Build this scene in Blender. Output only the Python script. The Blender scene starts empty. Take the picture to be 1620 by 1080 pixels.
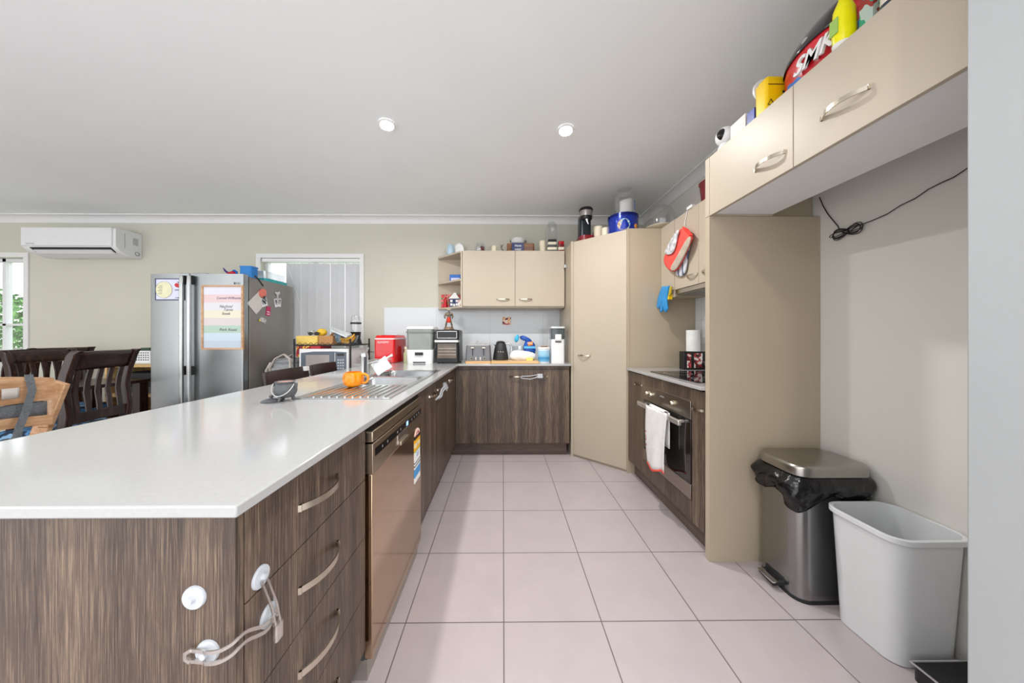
import bpy, bmesh, math, random
from mathutils import Vector, Matrix
random.seed(7)
S = bpy.context.scene
COL = S.collection
R = math.radians
# ------------------------------------------------------------------ camera
F, CX, CY, HC, TH = 485.0, 799.7, 531.0, 1.17, R(0.5)
cs, sn = math.cos(TH), math.sin(TH)
cd = bpy.data.cameras.new('camera'); cam = bpy.data.objects.new('camera', cd); COL.objects.link(cam)
cam.location = (0, 0, HC); cam.rotation_euler = (R(90), 0, -TH)
cd.sensor_width = 36; cd.lens = 36*F/1620; cd.shift_x = (810-CX)/1620; cd.shift_y = -(540-CY)/1620
cd.clip_start = .02
S.camera = cam
def at(u, v, Y):
    """point of the plane y=Y that lies in direction (u,v)"""
    t = (u-CX)/F; X = Y*(sn+t*cs)/(cs-t*sn); yc = X*sn+Y*cs
    return Vector((X, Y, HC-(v-CY)*yc/F))
def atX(u, v, X):
    t = (u-CX)/F; Y = X*(cs-t*sn)/(sn+t*cs); yc = X*sn+Y*cs
    return Vector((X, Y, HC-(v-CY)*yc/F))
def atZ(u, v, Z):
    yc = F*(HC-Z)/(v-CY); xc = (u-CX)/F*yc
    return Vector((xc*cs+yc*sn, -xc*sn+yc*cs, Z))
# ------------------------------------------------------------------ materials
def lin(c):
    if isinstance(c, str):
        c = [int(c[i:i+2], 16)/255 for i in (0, 2, 4)]
    return [x/12.92 if x <= .04045 else ((x+.055)/1.055)**2.4 for x in c]
MATS = {}
def newmat(name):
    m = bpy.data.materials.new(name); m.use_nodes = True
    return m, m.node_tree.nodes, m.node_tree.links, m.node_tree.nodes['Principled BSDF']
def mat(name, col, rough=.5, metal=0, var=.04, scale=18, bump=0, bscale=60, spec=.5, trans=0, ior=1.45, emit=None, es=1, coat=0, stretch=None, subs=0, alpha=1, sheen=0):
    if name in MATS: return MATS[name]
    m, N, L, b = newmat(name)
    c = lin(col)
    tc = N.new('ShaderNodeTexCoord'); mp = N.new('ShaderNodeMapping'); L.new(tc.outputs['Object'], mp.inputs[0])
    if stretch: mp.inputs['Scale'].default_value = stretch
    if var and not trans:
        nz = N.new('ShaderNodeTexNoise'); nz.inputs['Scale'].default_value = scale; nz.inputs['Detail'].default_value = 4
        L.new(mp.outputs[0], nz.inputs['Vector'])
        rp = N.new('ShaderNodeValToRGB'); L.new(nz.outputs['Fac'], rp.inputs[0])
        rp.color_ramp.elements[0].position = .3; rp.color_ramp.elements[1].position = .7
        rp.color_ramp.elements[0].color = [max(0, x*(1-var*1.5)) for x in c]+[1]
        rp.color_ramp.elements[1].color = [min(1, x*(1+var*1.5)) for x in c]+[1]
        L.new(rp.outputs[0], b.inputs['Base Color'])
    else:
        b.inputs['Base Color'].default_value = c+[1]
    if bump:
        n2 = N.new('ShaderNodeTexNoise'); n2.inputs['Scale'].default_value = bscale
        L.new(mp.outputs[0], n2.inputs['Vector'])
        bp = N.new('ShaderNodeBump'); bp.inputs['Strength'].default_value = bump; bp.inputs['Distance'].default_value = .01
        L.new(n2.outputs['Fac'], bp.inputs['Height']); L.new(bp.outputs[0], b.inputs['Normal'])
    b.inputs['Roughness'].default_value = rough; b.inputs['Metallic'].default_value = metal
    b.inputs['Specular IOR Level'].default_value = spec; b.inputs['IOR'].default_value = ior
    b.inputs['Transmission Weight'].default_value = trans; b.inputs['Coat Weight'].default_value = coat
    b.inputs['Coat Roughness'].default_value = .08
    b.inputs['Alpha'].default_value = alpha; b.inputs['Sheen Weight'].default_value = sheen
    if subs: b.inputs['Subsurface Weight'].default_value = subs
    if emit:
        b.inputs['Emission Color'].default_value = lin(emit)+[1]; b.inputs['Emission Strength'].default_value = es
    MATS[name] = m; return m
def grain(name, dark, mid, light, axis='z', rough=.42, fine=280.0):
    """straight-grained laminate; grain runs along axis"""
    if name in MATS: return MATS[name]
    m, N, L, b = newmat(name)
    tc = N.new('ShaderNodeTexCoord'); mp = N.new('ShaderNodeMapping'); L.new(tc.outputs['Object'], mp.inputs[0])
    sc = [fine, fine, fine]; sc['xyz'.index(axis)] = fine*.022; mp.inputs['Scale'].default_value = sc
    n1 = N.new('ShaderNodeTexNoise'); n1.inputs['Scale'].default_value = 1.3; n1.inputs['Detail'].default_value = 5; n1.inputs['Roughness'].default_value = .75
    L.new(mp.outputs[0], n1.inputs['Vector'])
    mp2 = N.new('ShaderNodeMapping'); L.new(tc.outputs['Object'], mp2.inputs[0])
    s2 = [16, 16, 16]; s2['xyz'.index(axis)] = .35; mp2.inputs['Scale'].default_value = s2
    n2 = N.new('ShaderNodeTexNoise'); n2.inputs['Scale'].default_value = 1.0; n2.inputs['Detail'].default_value = 3
    L.new(mp2.outputs[0], n2.inputs['Vector'])
    mx = N.new('ShaderNodeMath'); mx.operation = 'MULTIPLY_ADD'; L.new(n2.outputs['Fac'], mx.inputs[0]); mx.inputs[1].default_value = .34
    ad = N.new('ShaderNodeMath'); ad.operation = 'MULTIPLY'; L.new(n1.outputs['Fac'], ad.inputs[0]); ad.inputs[1].default_value = .86
    L.new(ad.outputs[0], mx.inputs[2])
    rp = N.new('ShaderNodeValToRGB'); L.new(mx.outputs[0], rp.inputs[0]); e = rp.color_ramp.elements
    e[0].position = .44; e[0].color = lin(dark)+[1]; e[1].position = .76; e[1].color = lin(light)+[1]
    k = e.new(.6); k.color = lin(mid)+[1]
    L.new(rp.outputs[0], b.inputs['Base Color']); b.inputs['Roughness'].default_value = rough
    bp = N.new('ShaderNodeBump'); bp.inputs['Strength'].default_value = .12; bp.inputs['Distance'].default_value = .002
    L.new(n1.outputs['Fac'], bp.inputs['Height']); L.new(bp.outputs[0], b.inputs['Normal'])
    MATS[name] = m; return m
def gridmat(name, col, grout, sx, sy, ox, oy, lw, axes='xy', rough=.3, var=.05, vs=3):
    """tiles laid out by world position with thin joints"""
    m, N, L, b = newmat(name)
    g = N.new('ShaderNodeNewGeometry'); sp = N.new('ShaderNodeSeparateXYZ'); L.new(g.outputs['Position'], sp.inputs[0])
    outs = []
    for ax, s, o in ((axes[0], sx, ox), (axes[1], sy, oy)):
        a = N.new('ShaderNodeMath'); a.operation = 'SUBTRACT'; L.new(sp.outputs['XYZ'.index(ax.upper())], a.inputs[0]); a.inputs[1].default_value = o-s/2
        p = N.new('ShaderNodeMath'); p.operation = 'PINGPONG'; L.new(a.outputs[0], p.inputs[0]); p.inputs[1].default_value = s/2
        q = N.new('ShaderNodeMath'); q.operation = 'GREATER_THAN'; L.new(p.outputs[0], q.inputs[0]); q.inputs[1].default_value = s/2-lw/2
        outs.append(q)
    mxm = N.new('ShaderNodeMath'); mxm.operation = 'MAXIMUM'; L.new(outs[0].outputs[0], mxm.inputs[0]); L.new(outs[1].outputs[0], mxm.inputs[1])
    nz = N.new('ShaderNodeTexNoise'); nz.inputs['Scale'].default_value = vs; nz.inputs['Detail'].default_value = 8; nz.inputs['Roughness'].default_value = .65
    L.new(g.outputs['Position'], nz.inputs['Vector'])
    rp = N.new('ShaderNodeValToRGB'); L.new(nz.outputs['Fac'], rp.inputs[0]); c = lin(col)
    rp.color_ramp.elements[0].position = .3; rp.color_ramp.elements[1].position = .72
    rp.color_ramp.elements[0].color = [x*(1-var) for x in c]+[1]; rp.color_ramp.elements[1].color = [x*(1+var) for x in c]+[1]
    mix = N.new('ShaderNodeMix'); mix.data_type = 'RGBA'; L.new(mxm.outputs[0], mix.inputs[0]); L.new(rp.outputs[0], mix.inputs[6]); mix.inputs[7].default_value = lin(grout)+[1]
    L.new(mix.outputs[2], b.inputs['Base Color']); b.inputs['Roughness'].default_value = rough
    bp = N.new('ShaderNodeBump'); bp.inputs['Strength'].default_value = .3; bp.inputs['Distance'].default_value = -.002
    L.new(mxm.outputs[0], bp.inputs['Height']); L.new(bp.outputs[0], b.inputs['Normal'])
    MATS[name] = m; return m
def stripes(name, cols, axis, lo, hi, rough=.6):
    """bands of colour along one object axis from lo to hi: [(fraction, colour), ...]"""
    m, N, L, b = newmat(name)
    tc = N.new('ShaderNodeTexCoord'); sp = N.new('ShaderNodeSeparateXYZ'); L.new(tc.outputs['Object'], sp.inputs[0])
    mr = N.new('ShaderNodeMapRange'); L.new(sp.outputs['xyz'.index(axis)], mr.inputs[0]); mr.inputs[1].default_value = lo; mr.inputs[2].default_value = hi
    rp = N.new('ShaderNodeValToRGB'); rp.color_ramp.interpolation = 'CONSTANT'; L.new(mr.outputs[0], rp.inputs[0]); e = rp.color_ramp.elements
    e[0].position = cols[0][0]; e[0].color = lin(cols[0][1])+[1]
    e[1].position = cols[1][0]; e[1].color = lin(cols[1][1])+[1]
    for p, c in cols[2:]:
        k = e.new(p); k.color = lin(c)+[1]
    L.new(rp.outputs[0], b.inputs['Base Color']); b.inputs['Roughness'].default_value = rough
    MATS[name] = m; return m
def blotch(name, cols, scale=30, rough=.5, stretch=(1, 1, 1)):
    m, N, L, b = newmat(name)
    tc = N.new('ShaderNodeTexCoord'); mp = N.new('ShaderNodeMapping'); L.new(tc.outputs['Object'], mp.inputs[0]); mp.inputs['Scale'].default_value = stretch
    nz = N.new('ShaderNodeTexNoise'); nz.inputs['Scale'].default_value = scale; nz.inputs['Detail'].default_value = 2; L.new(mp.outputs[0], nz.inputs['Vector'])
    rp = N.new('ShaderNodeValToRGB'); rp.color_ramp.interpolation = 'CONSTANT'; L.new(nz.outputs['Fac'], rp.inputs[0]); e = rp.color_ramp.elements
    n = len(cols)
    e[0].position = 0; e[0].color = lin(cols[0])+[1]; e[1].position = .36+.28/(n-1)*.5; e[1].color = lin(cols[1])+[1]
    for i in range(2, n):
        k = e.new(.36+.28/(n-1)*(i-.5)); k.color = lin(cols[i])+[1]
    L.new(rp.outputs[0], b.inputs['Base Color']); b.inputs['Roughness'].default_value = rough
    MATS[name] = m; return m
def glassmat(name, col=(1, 1, 1), rough=.02, thin=.85, tint=None):
    """thin clear glass or plastic: mostly see-through with a fresnel shine"""
    if name in MATS: return MATS[name]
    m = bpy.data.materials.new(name); m.use_nodes = True; N = m.node_tree.nodes; L = m.node_tree.links; N.clear()
    o = N.new('ShaderNodeOutputMaterial'); t = N.new('ShaderNodeBsdfTransparent'); g = N.new('ShaderNodeBsdfAnisotropic' if tint is None else 'ShaderNodeBsdfPrincipled')
    t.inputs[0].default_value = (lin(tint) if tint else [.975, .98, .985])+[1]
    g.inputs[0].default_value = lin(col)+[1]; g.inputs['Roughness'].default_value = rough
    lw = N.new('ShaderNodeLayerWeight'); lw.inputs[0].default_value = .35
    mr = N.new('ShaderNodeMapRange'); L.new(lw.outputs['Facing'], mr.inputs[0]); mr.inputs[3].default_value = 1-thin; mr.inputs[4].default_value = min(1, 1-thin+.22)
    mx = N.new('ShaderNodeMixShader'); L.new(mr.outputs[0], mx.inputs[0]); L.new(t.outputs[0], mx.inputs[1]); L.new(g.outputs[0], mx.inputs[2]); L.new(mx.outputs[0], o.inputs[0])
    MATS[name] = m; return m
# ------------------------------------------------------------------ mesh builder
class MB:
    def __init__(s): s.bm = bmesh.new(); s.M = Matrix.Identity(4)
    def v(s, p): return s.bm.verts.new(s.M @ Vector(p))
    def f(s, vs):
        try: return s.bm.faces.new(vs)
        except ValueError: return None
    def box(s, x0, x1, y0, y1, z0, z1):
        v = [s.v((x, y, z)) for z in (z0, z1) for (x, y) in ((x0, y0), (x1, y0), (x1, y1), (x0, y1))]
        for q in ((3, 2, 1, 0), (4, 5, 6, 7), (0, 1, 5, 4), (1, 2, 6, 5), (2, 3, 7, 6), (3, 0, 4, 7)): s.f([v[i] for i in q])
        return s
    def loft(s, rings, cap=True, closed=True):
        vs = [[s.v(p) for p in r] for r in rings]; n = len(vs[0])
        for a, b in zip(vs, vs[1:]):
            for i in range(n if closed else n-1):
                s.f([a[i], a[(i+1) % n], b[(i+1) % n], b[i]])
        if cap: s.f(vs[0][::-1]); s.f(vs[-1])
        return s
    def lathe(s, prof, c=(0, 0, 0), seg=32, cap=True, axis='z', sx=1, sy=1):
        rings = []
        for r, z in prof:
            ring = []
            for i in range(seg):
                a = 2*math.pi*i/seg; x, y = r*math.cos(a)*sx, r*math.sin(a)*sy
                p = {'z': (x, y, z), 'x': (z, x, y), 'y': (y, z, x)}[axis]
                ring.append((c[0]+p[0], c[1]+p[1], c[2]+p[2]))
            rings.append(ring)
        return s.loft(rings, cap)
    def cyl(s, c, r, h, axis='z', seg=28, r2=None):
        return s.lathe([(r, 0), (r if r2 is None else r2, h)], c, seg, True, axis)
    def ball(s, c, r, sx=1, sy=1, sz=1, seg=24, n=12):
        return s.lathe([(max(1e-4, r*math.sin(math.pi*i/n)), -r*sz*math.cos(math.pi*i/n)) for i in range(n+1)], c, seg, True, 'z', sx, sy)
    def prism(s, pts, d0, d1, axis='z'):
        """polygon pts extruded d0..d1 along axis; the two other axes in order xyz"""
        def P(p, d): return {'z': (p[0], p[1], d), 'y': (p[0], d, p[1]), 'x': (d, p[0], p[1])}[axis]
        return s.loft([[P(p, d0) for p in pts], [P(p, d1) for p in pts]])
    def tube(s, pts, r, seg=8, closed=False, flat=None, up=(0, 0, 1)):
        """flat=(w,t): rectangular section, w along up"""
        P = [Vector(p) for p in pts]; n = len(P); rings = []; nrm = None
        for i in range(n):
            a = P[i-1] if (i > 0 or closed) else P[i]; b = P[(i+1) % n] if (i < n-1 or closed) else P[i]
            t = (b-a)
            t = t.normalized() if t.length > 1e-9 else Vector((0, 0, 1))
            if nrm is None:
                q = Vector(up) if flat else (Vector((0, 0, 1)) if abs(t.z) < .9 else Vector((1, 0, 0)))
                nrm = (q-t*q.dot(t)).normalized()
            else:
                q = Vector(up) if flat else nrm
                w = q-t*q.dot(t)
                if w.length > 1e-6: nrm = w.normalized()
            bn = t.cross(nrm)
            rr = r[i] if isinstance(r, (list, tuple)) else r
            if flat:
                w, th = flat
                rings.append([P[i]+nrm*x*w/2+bn*y*th/2 for x, y in ((-1, -1), (1, -1), (1, 1), (-1, 1))])
            else:
                rings.append([P[i]+(nrm*math.cos(2*math.pi*k/seg)+bn*math.sin(2*math.pi*k/seg))*rr for k in range(seg)])
        if closed: rings.append(rings[0]); return s.loft(rings, False)
        return s.loft(rings)
    def grid(s, fn, nu, nv):
        vs = [[s.v(fn(i/nu, j/nv)) for j in range(nv+1)] for i in range(nu+1)]
        for i in range(nu):
            for j in range(nv): s.f([vs[i][j], vs[i+1][j], vs[i+1][j+1], vs[i][j+1]])
        return s
    def rbox(s, x0, x1, y0, y1, z0, z1, r, top=1.0, seg=6, ztop_r=0):
        """box with rounded upright corners; top scales the upper ring about the centre"""
        cx, cy = (x0+x1)/2, (y0+y1)/2
        def ring(z, k, rr, ins=0):
            a = []
            for (qx, qy, a0) in ((1, 1, 0), (-1, 1, 90), (-1, -1, 180), (1, -1, 270)):
                for i in range(seg+1):
                    t = R(a0+90*i/seg)
                    hx, hy = (x1-x0)/2-ins, (y1-y0)/2-ins
                    a.append((cx+k*(qx*(hx-rr)+rr*math.cos(t)), cy+k*(qy*(hy-rr)+rr*math.sin(t)), z))
            return a
        rs = [ring(z0, 1, r)]
        if ztop_r:
            q = ztop_r
            rs.append(ring(z1-q, top, r))
            for i in range(1, 5):
                t = R(90*i/4); rs.append(ring(z1-q+q*math.sin(t), top, max(r-q*(1-math.cos(t)), 1e-3), q*(1-math.cos(t))))
        else: rs.append(ring(z1, top, r))
        return s.loft(rs)
def frame_rect(s, x0, x1, z0, z1, w, y0, y1):
    """picture-frame in the xz plane"""
    s.box(x0, x1, y0, y1, z0, z0+w); s.box(x0, x1, y0, y1, z1-w, z1)
    s.box(x0, x0+w, y0, y1, z0+w, z1-w); s.box(x1-w, x1, y0, y1, z0+w, z1-w)
    return s
MB.frame = frame_rect
def obj(name, mb, m, root=None, world=True, bevel=0, label=None, smooth=True, ang=38, subd=0, solid=0):
    me = bpy.data.meshes.new(name)
    if root is not None and world:
        M = Matrix.Translation(root.location) @ root.rotation_euler.to_matrix().to_4x4() if root.parent is None else Matrix.Translation(root['_w'])
        bmesh.ops.transform(mb.bm, matrix=M.inverted(), verts=mb.bm.verts)
    bmesh.ops.recalc_face_normals(mb.bm, faces=mb.bm.faces)
    mb.bm.to_mesh(me); mb.bm.free()
    if smooth:
        me.polygons.foreach_set('use_smooth', [True]*len(me.polygons)); me.set_sharp_from_angle(angle=R(ang))
    me.materials.append(MATS[m] if isinstance(m, str) else m)
    o = bpy.data.objects.new(name, me); COL.objects.link(o)
    if root is not None: o.parent = root
    if solid:
        q = o.modifiers.new('solid', 'SOLIDIFY'); q.thickness = solid; q.offset = 0
    if bevel:
        q = o.modifiers.new('bevel', 'BEVEL'); q.width = bevel; q.segments = 2; q.limit_method = 'ANGLE'; q.angle_limit = R(40)
    if subd:
        q = o.modifiers.new('sub', 'SUBSURF'); q.levels = subd; q.render_levels = subd
    if label: o['label'] = label
    return o
def tag(o, label, cat, group=None, kind=None):
    o['label'] = label; o['category'] = cat
    if group: o['group'] = group
    if kind: o['kind'] = kind
    return o
def thing(name, label, cat, loc=(0, 0, 0), rz=0, group=None):
    o = bpy.data.objects.new(name, None); COL.objects.link(o); o.empty_display_size = .05
    o.location = loc; o.rotation_euler = (0, 0, rz); tag(o, label, cat, group); return o
def L_(name, mb, m, root, **k): return obj(name, mb, m, root, world=False, **k)   # local coordinates
def struct(name, mb, m, **k):
    o = obj(name, mb, m, None, **k); o['kind'] = 'structure'; return o
def sub(name, mb, m, parentpart, world=True, **k):
    """a sub-part: parent is a part whose object sits at its thing's origin"""
    root = parentpart.parent if parentpart.parent else parentpart
    o = obj(name, mb, m, root, world=world, **k); o.parent = parentpart; return o
def text(name, body, size, m, root, loc, rot, ext=.0006, align='CENTER', world=True, shear=0, bold=0):
    cu = bpy.data.curves.new(name, 'FONT'); cu.body = body; cu.size = size; cu.extrude = ext; cu.align_x = align; cu.align_y = 'CENTER'; cu.shear = shear; cu.offset = bold
    t = bpy.data.objects.new(name, cu); COL.objects.link(t)
    bpy.context.view_layer.update()
    me = bpy.data.meshes.new_from_object(t); bpy.data.objects.remove(t)
    M = (rot if isinstance(rot, Matrix) else __import__('mathutils').Euler(rot).to_matrix()).to_4x4(); M.translation = Vector(loc)
    me.transform(M)
    if root is not None and world:
        top = root if root.parent is None else root.parent
        W = Matrix.Translation(top.location) @ top.rotation_euler.to_matrix().to_4x4(); me.transform(W.inverted())
    me.materials.clear(); me.materials.append(MATS[m] if isinstance(m, str) else m)
    o = bpy.data.objects.new(name, me); COL.objects.link(o)
    if root is not None: o.parent = root
    return o
def dup(root, loc, rz=None, label=None, group=None):
    r = root.copy(); COL.objects.link(r); r.location = loc
    if rz is not None: r.rotation_euler = (0, 0, rz)
    if label: r['label'] = label
    if group: r['group'] = group
    for ch in list(root.children):
        c = ch.copy(); COL.objects.link(c); c.parent = r
        for g in ch.children:
            d = g.copy(); COL.objects.link(d); d.parent = c
    return r
FRONT = Matrix(((1, 0, 0), (0, 0, -1), (0, 1, 0)))           # text facing -y
FACE_PX = Matrix(((0, 0, 1), (1, 0, 0), (0, 1, 0)))          # text facing +x (reads along +y)
FACE_MX = Matrix(((0, 0, -1), (-1, 0, 0), (0, 1, 0)))        # text facing -x
# palette
wood = grain('wood_laminate', '2C221C', '524339', '86725F')
woodh = grain('wood_laminate_kick', '43352F', '5C4B43', '786559', axis='x')
woodhy = grain('wood_laminate_kick_y', '43352F', '5C4B43', '786559', axis='y')
beige = mat('beige_laminate', 'B8AC9A', .42, var=.015, scale=3)
beiged = mat('beige_panel', 'B3A590', .35, var=.015, scale=3)
stone = mat('white_stone', 'ACACAC', .12, var=.02, scale=120, coat=.3)
steel = mat('brushed_steel', 'C4C2BE', .28, 1, var=.05, scale=30, stretch=(1, 1, 14))
nickel = mat('satin_nickel', 'C9C0B0', .25, 1, var=.02)
chrome = mat('chrome', 'E2E4E6', .08, 1, var=0)
black = mat('black_plastic', '1B1B1D', .35, var=.05)
blackm = mat('black_matte', '232325', .6, var=.05)
darkg = mat('dark_grey', '4A4B4E', .45, var=.04)
white = mat('white_plastic', 'E8E8E8', .3, var=.01)
whitem = mat('white_matte', 'E6E5E2', .7, var=.02)
cream = mat('cream_wax', 'EADFC8', .5, var=.02, subs=.1)
red = mat('red_plastic', 'C01020', .25, var=.03)
maroon = mat('maroon', '7A1520', .25, var=.03)
blue = mat('blue_plastic', '1466C0', .35, var=.03)
navy = mat('navy', '16265E', .4, var=.05)
yellow = mat('yellow_plastic', 'F2C800', .4, var=.02)
orange = mat('orange_glaze', 'F59000', .15, var=.05, scale=8, coat=.5)
pine = grain('pine', 'B9935A', 'D0AC72', 'E0C290', axis='x', fine=30)
board = grain('bamboo', 'C99B63', 'D9AF78', 'E6C493', axis='x', fine=40)
darkwood = grain('mahogany', '1E0F0C', '2A1611', '3E241C', axis='z', rough=.25, fine=60)
beech = grain('beech', 'B08560', 'C49A74', 'D6B28E', axis='x', fine=30)
glass = glassmat('clear_glass', (.95, .96, .97), .02, .89)
plasticclear = glassmat('clear_plastic', (.95, .95, .96), .08, .89)
smoke = glassmat('smoked_plastic', 'A9AFA9', .1, .62, tint='C9CFC6')
greyfab = mat('grey_fabric', '6E7378', .9, var=.15, scale=120, bump=.3, bscale=300)
PW = [19, 19, 13, 13, 8, 8, 8]; WORLD = 2.5; EXPO = 0.0
# ================================================================== SETTING
YW, XR, H = 3.575, 1.65, 2.55
wallm = mat('cream_paint', 'C8C6B9', .75, var=.01, scale=2, bump=.03, bscale=200)
wallr = mat('recess_paint', 'D8D5CF', .6, var=.02, scale=1.5, bump=.03, bscale=200)
ceilm = mat('ceiling_paint', 'EEF1F1', .85, var=.008, scale=2)
trimm = mat('white_trim', 'E2E2E2', .45, var=.01)
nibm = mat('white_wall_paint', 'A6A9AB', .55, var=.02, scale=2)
tile = gridmat('floor_tile', 'B6ABAD', '6A6262', .4, .4, .004, .053, .0045, rough=.32, var=.05, vs=6)
struct('floor', MB().box(-7.8, 2.2, -1.3, YW+.2, -.05, 0), tile)
struct('ceiling', MB().box(-7.8, 2.2, -1.3, YW+.2, H, H+.05), ceilm)
# back wall with two openings
W1 = (-7.6, -5.50, .35, 2.07)      # dining window
W2 = (-2.80, -1.66, .95, 2.07)     # window behind the microwave rack
def wall_with_holes(name, x0, x1, z0, z1, y0, y1, holes, m):
    mb = MB(); x = x0
    for (a, b, c, d) in holes:
        mb.box(x, a, y0, y1, z0, z1); mb.box(a, b, y0, y1, z0, c); mb.box(a, b, y0, y1, d, z1); x = b
    mb.box(x, x1, y0, y1, z0, z1)
    bmesh.ops.remove_doubles(mb.bm, verts=mb.bm.verts, dist=1e-5)
    return struct(name, mb, m)
wall_with_holes('wall_back', -7.8, 2.0, 0, H, YW, YW+.12, [W1, W2], wallm)
struct('wall_right', MB().box(XR, XR+.12, .45, YW, 0, H), wallr)
struct('left_light_block', MB().box(-7.9, -7.8, -1.3, YW+.12, 0, H), wallm)  # unseen wall, added to shut out light from the open left side
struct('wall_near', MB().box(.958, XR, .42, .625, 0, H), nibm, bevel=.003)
def cove(mb, a, b, nrm):
    """plaster cove between wall and ceiling, from a to b, nrm points into the room"""
    n = Vector(nrm); prof = [(0, -.082), (.006, -.082), (.006, -.074)]
    for i in range(9):
        t = R(90*i/8); prof.append((.006+.062*(1-math.cos(t)), -.074+.062*math.sin(t)))
    prof += [(.076, -.012), (.076, 0), (0, 0)]
    mb.loft([[Vector(p)+n*q[0]+Vector((0, 0, H+q[1])) for q in prof] for p in (a, b)])
    return mb
struct('trim_1', cove(MB(), (-7.8, YW, 0), (XR, YW, 0), (0, -1, 0)), trimm)
struct('trim_2', cove(MB(), (XR, YW, 0), (XR, .625, 0), (-1, 0, 0)), trimm)
gl = gridmat('splash_tile', 'D3D7DB', 'B4B8BC', .62, .3, -.15, 1.20, .003, axes='xz', rough=.07, var=.015)
struct('trim_3', MB().box(-1.375, .68, YW-.008, YW, .90, 1.497), gl)
gl2 = gridmat('splash_tile_side', 'E2E4E6', 'C4C8CC', .62, .2, 1.9, 1.10, .003, axes='yz', rough=.1, var=.015)
struct('trim_4', MB().box(XR-.008, XR, 1.62, 2.6, .90, 1.497), gl2)
# windows: frame, casing and panes
alu = mat('white_aluminium', 'E4E6E8', .35, var=.01)
pane = glassmat('window_glass', (.98, .99, 1), .0, .95)
def window(n, w, mull, midz, casing=.055):
    x0, x1, z0, z1 = w
    root = bpy.data.objects.new('window_%d' % n, None); COL.objects.link(root); root['kind'] = 'structure'; root.location = ((x0+x1)/2, YW, z0)
    fr = MB().frame(x0, x1, z0, z1, .035, YW+.06, YW+.11)
    for x in mull: fr.box(x-.02, x+.02, YW+.06, YW+.11, z0, z1)
    if midz: fr.box(x0, x1, YW+.06, YW+.11, midz-.012, midz+.012)
    f = obj('window_frame', fr, alu, root)
    sub('pane', MB().box(x0+.01, x1-.01, YW+.083, YW+.087, z0+.01, z1-.01), pane, f)
    cs_ = MB(); c = casing
    cs_.box(x0-c, x1+c, YW-.014, YW, z1, z1+c); cs_.box(x0-c, x0, YW-.014, YW, z0-c, z1); cs_.box(x1, x1+c, YW-.014, YW, z0-c, z1)
    cs_.box(x0-c, x1+c, YW-.03, YW, z0-.03, z0)
    obj('casing', cs_, trimm, root, bevel=.002)
    return root
window(1, W1, (-6.6, -5.83), 1.30)
window(2, W2, (-2.22,), None, .05)
# outside
treem = blotch('leaves', ['2F5A2E', '4C7F42', '6BA35A', '8FBF78'], 9, .8)
def foliage(name, c, r, label, n=1400):
    mb = MB()
    for i in range(n):
        d = Vector((random.gauss(0, 1), random.gauss(0, 1), random.gauss(0, 1))).normalized()
        rr = random.random()**.35
        p = Vector(c)+Vector((d.x*r[0]*rr, d.y*r[1]*rr, d.z*r[2]*rr)); s = random.uniform(.07, .15)
        a = Vector((random.gauss(0, 1), random.gauss(0, 1), random.gauss(0, 1))).normalized(); b_ = a.orthogonal().normalized()
        mb.f([mb.v(p), mb.v(p+a*s*.5+b_*s*.35), mb.v(p+a*s), mb.v(p+a*s*.5-b_*s*.35)])
    root = thing('tree', label, 'tree', (c[0], c[1], -.1))
    obj('crown', mb, treem, root, smooth=False)
    obj('trunk', MB().tube([(c[0], c[1], -.1), (c[0]+.05, c[1], c[2]*.6), (c[0], c[1], c[2])], [.12, .09, .05]), mat('bark', '5A4636', .9), root)
foliage('tree', (-11.2, 7.4, 1.2), (1.2, 1.0, 1.0), 'bushy green tree outside the left window, behind the paling fence')
foliage('tree', (-14.4, 8.6, 1.3), (1.6, 1.0, 1.25), 'larger green tree further left beyond the paling fence', 1800)
fence = thing('garden_fence', 'low grey timber fence outside the left window', 'fence', (-12, 6.2, -.1))
pm = mat('grey_paling', '9C9A98', .8, var=.12)
mb = MB(); x = -16
while x < -7.5: mb.box(x, x+.10, 6.2, 6.22, -.1, .92); x += .108
obj('palings', mb, pm, fence)
obj('rail', MB().box(-16, -7.5, 6.22, 6.27, .2, .28), pm, fence)
tag(obj('lawn', MB().box(-20, 3, YW+.2, 14, -.15, -.1), mat('grass', '6F8F55', .9, var=.2)), 'green lawn outside the windows', 'lawn', kind='structure')
# ------------------------------------------------------------------ lights
lampm = mat('lamp_glow', 'FFFFFF', .5, var=0, emit='FFFFFF', es=22)
DL = [(at(612, 198, 2.0).x, 2.0), (at(895, 205, 2.04).x, 2.04), (-.76, -.35), (.42, -.35), (-3.6, 1.6), (-5.6, 1.6), (-3.6, -.6)]
LB = ['round recessed downlight in the ceiling, left of the two', 'round recessed downlight in the ceiling, right of the two']
for i, (x, y) in enumerate(DL):
    lab = LB[i] if i < 2 else 'round recessed downlight in the ceiling outside the picture'
    t = thing('ceiling_downlight', lab, 'light', (x, y, H-.012), 0, 'recessed ceiling downlights')
    L_('trim_ring', MB().lathe([(.052, .011), (.055, .004), (.05, 0), (.042, .0), (.04, .011)], seg=32, cap=False), white, t)
    L_('lamp_lens', MB().cyl((0, 0, .004), .041, .003), lampm, t)
    ld = bpy.data.lights.new('downlight_beam', 'AREA'); ld.shape = 'DISK'; ld.size = .08; ld.energy = PW[i]; ld.color = (1, .98, .95); ld.spread = R(165)
    lo = bpy.data.objects.new('downlight_beam', ld); COL.objects.link(lo); lo.location = (x, y, H-.02); lo.visible_camera = True
w = bpy.data.worlds.new('daylight'); S.world = w; w.use_nodes = True
bg = w.node_tree.nodes['Background']; bg.inputs[0].default_value = (.97, .985, 1, 1); bg.inputs[1].default_value = WORLD
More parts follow.
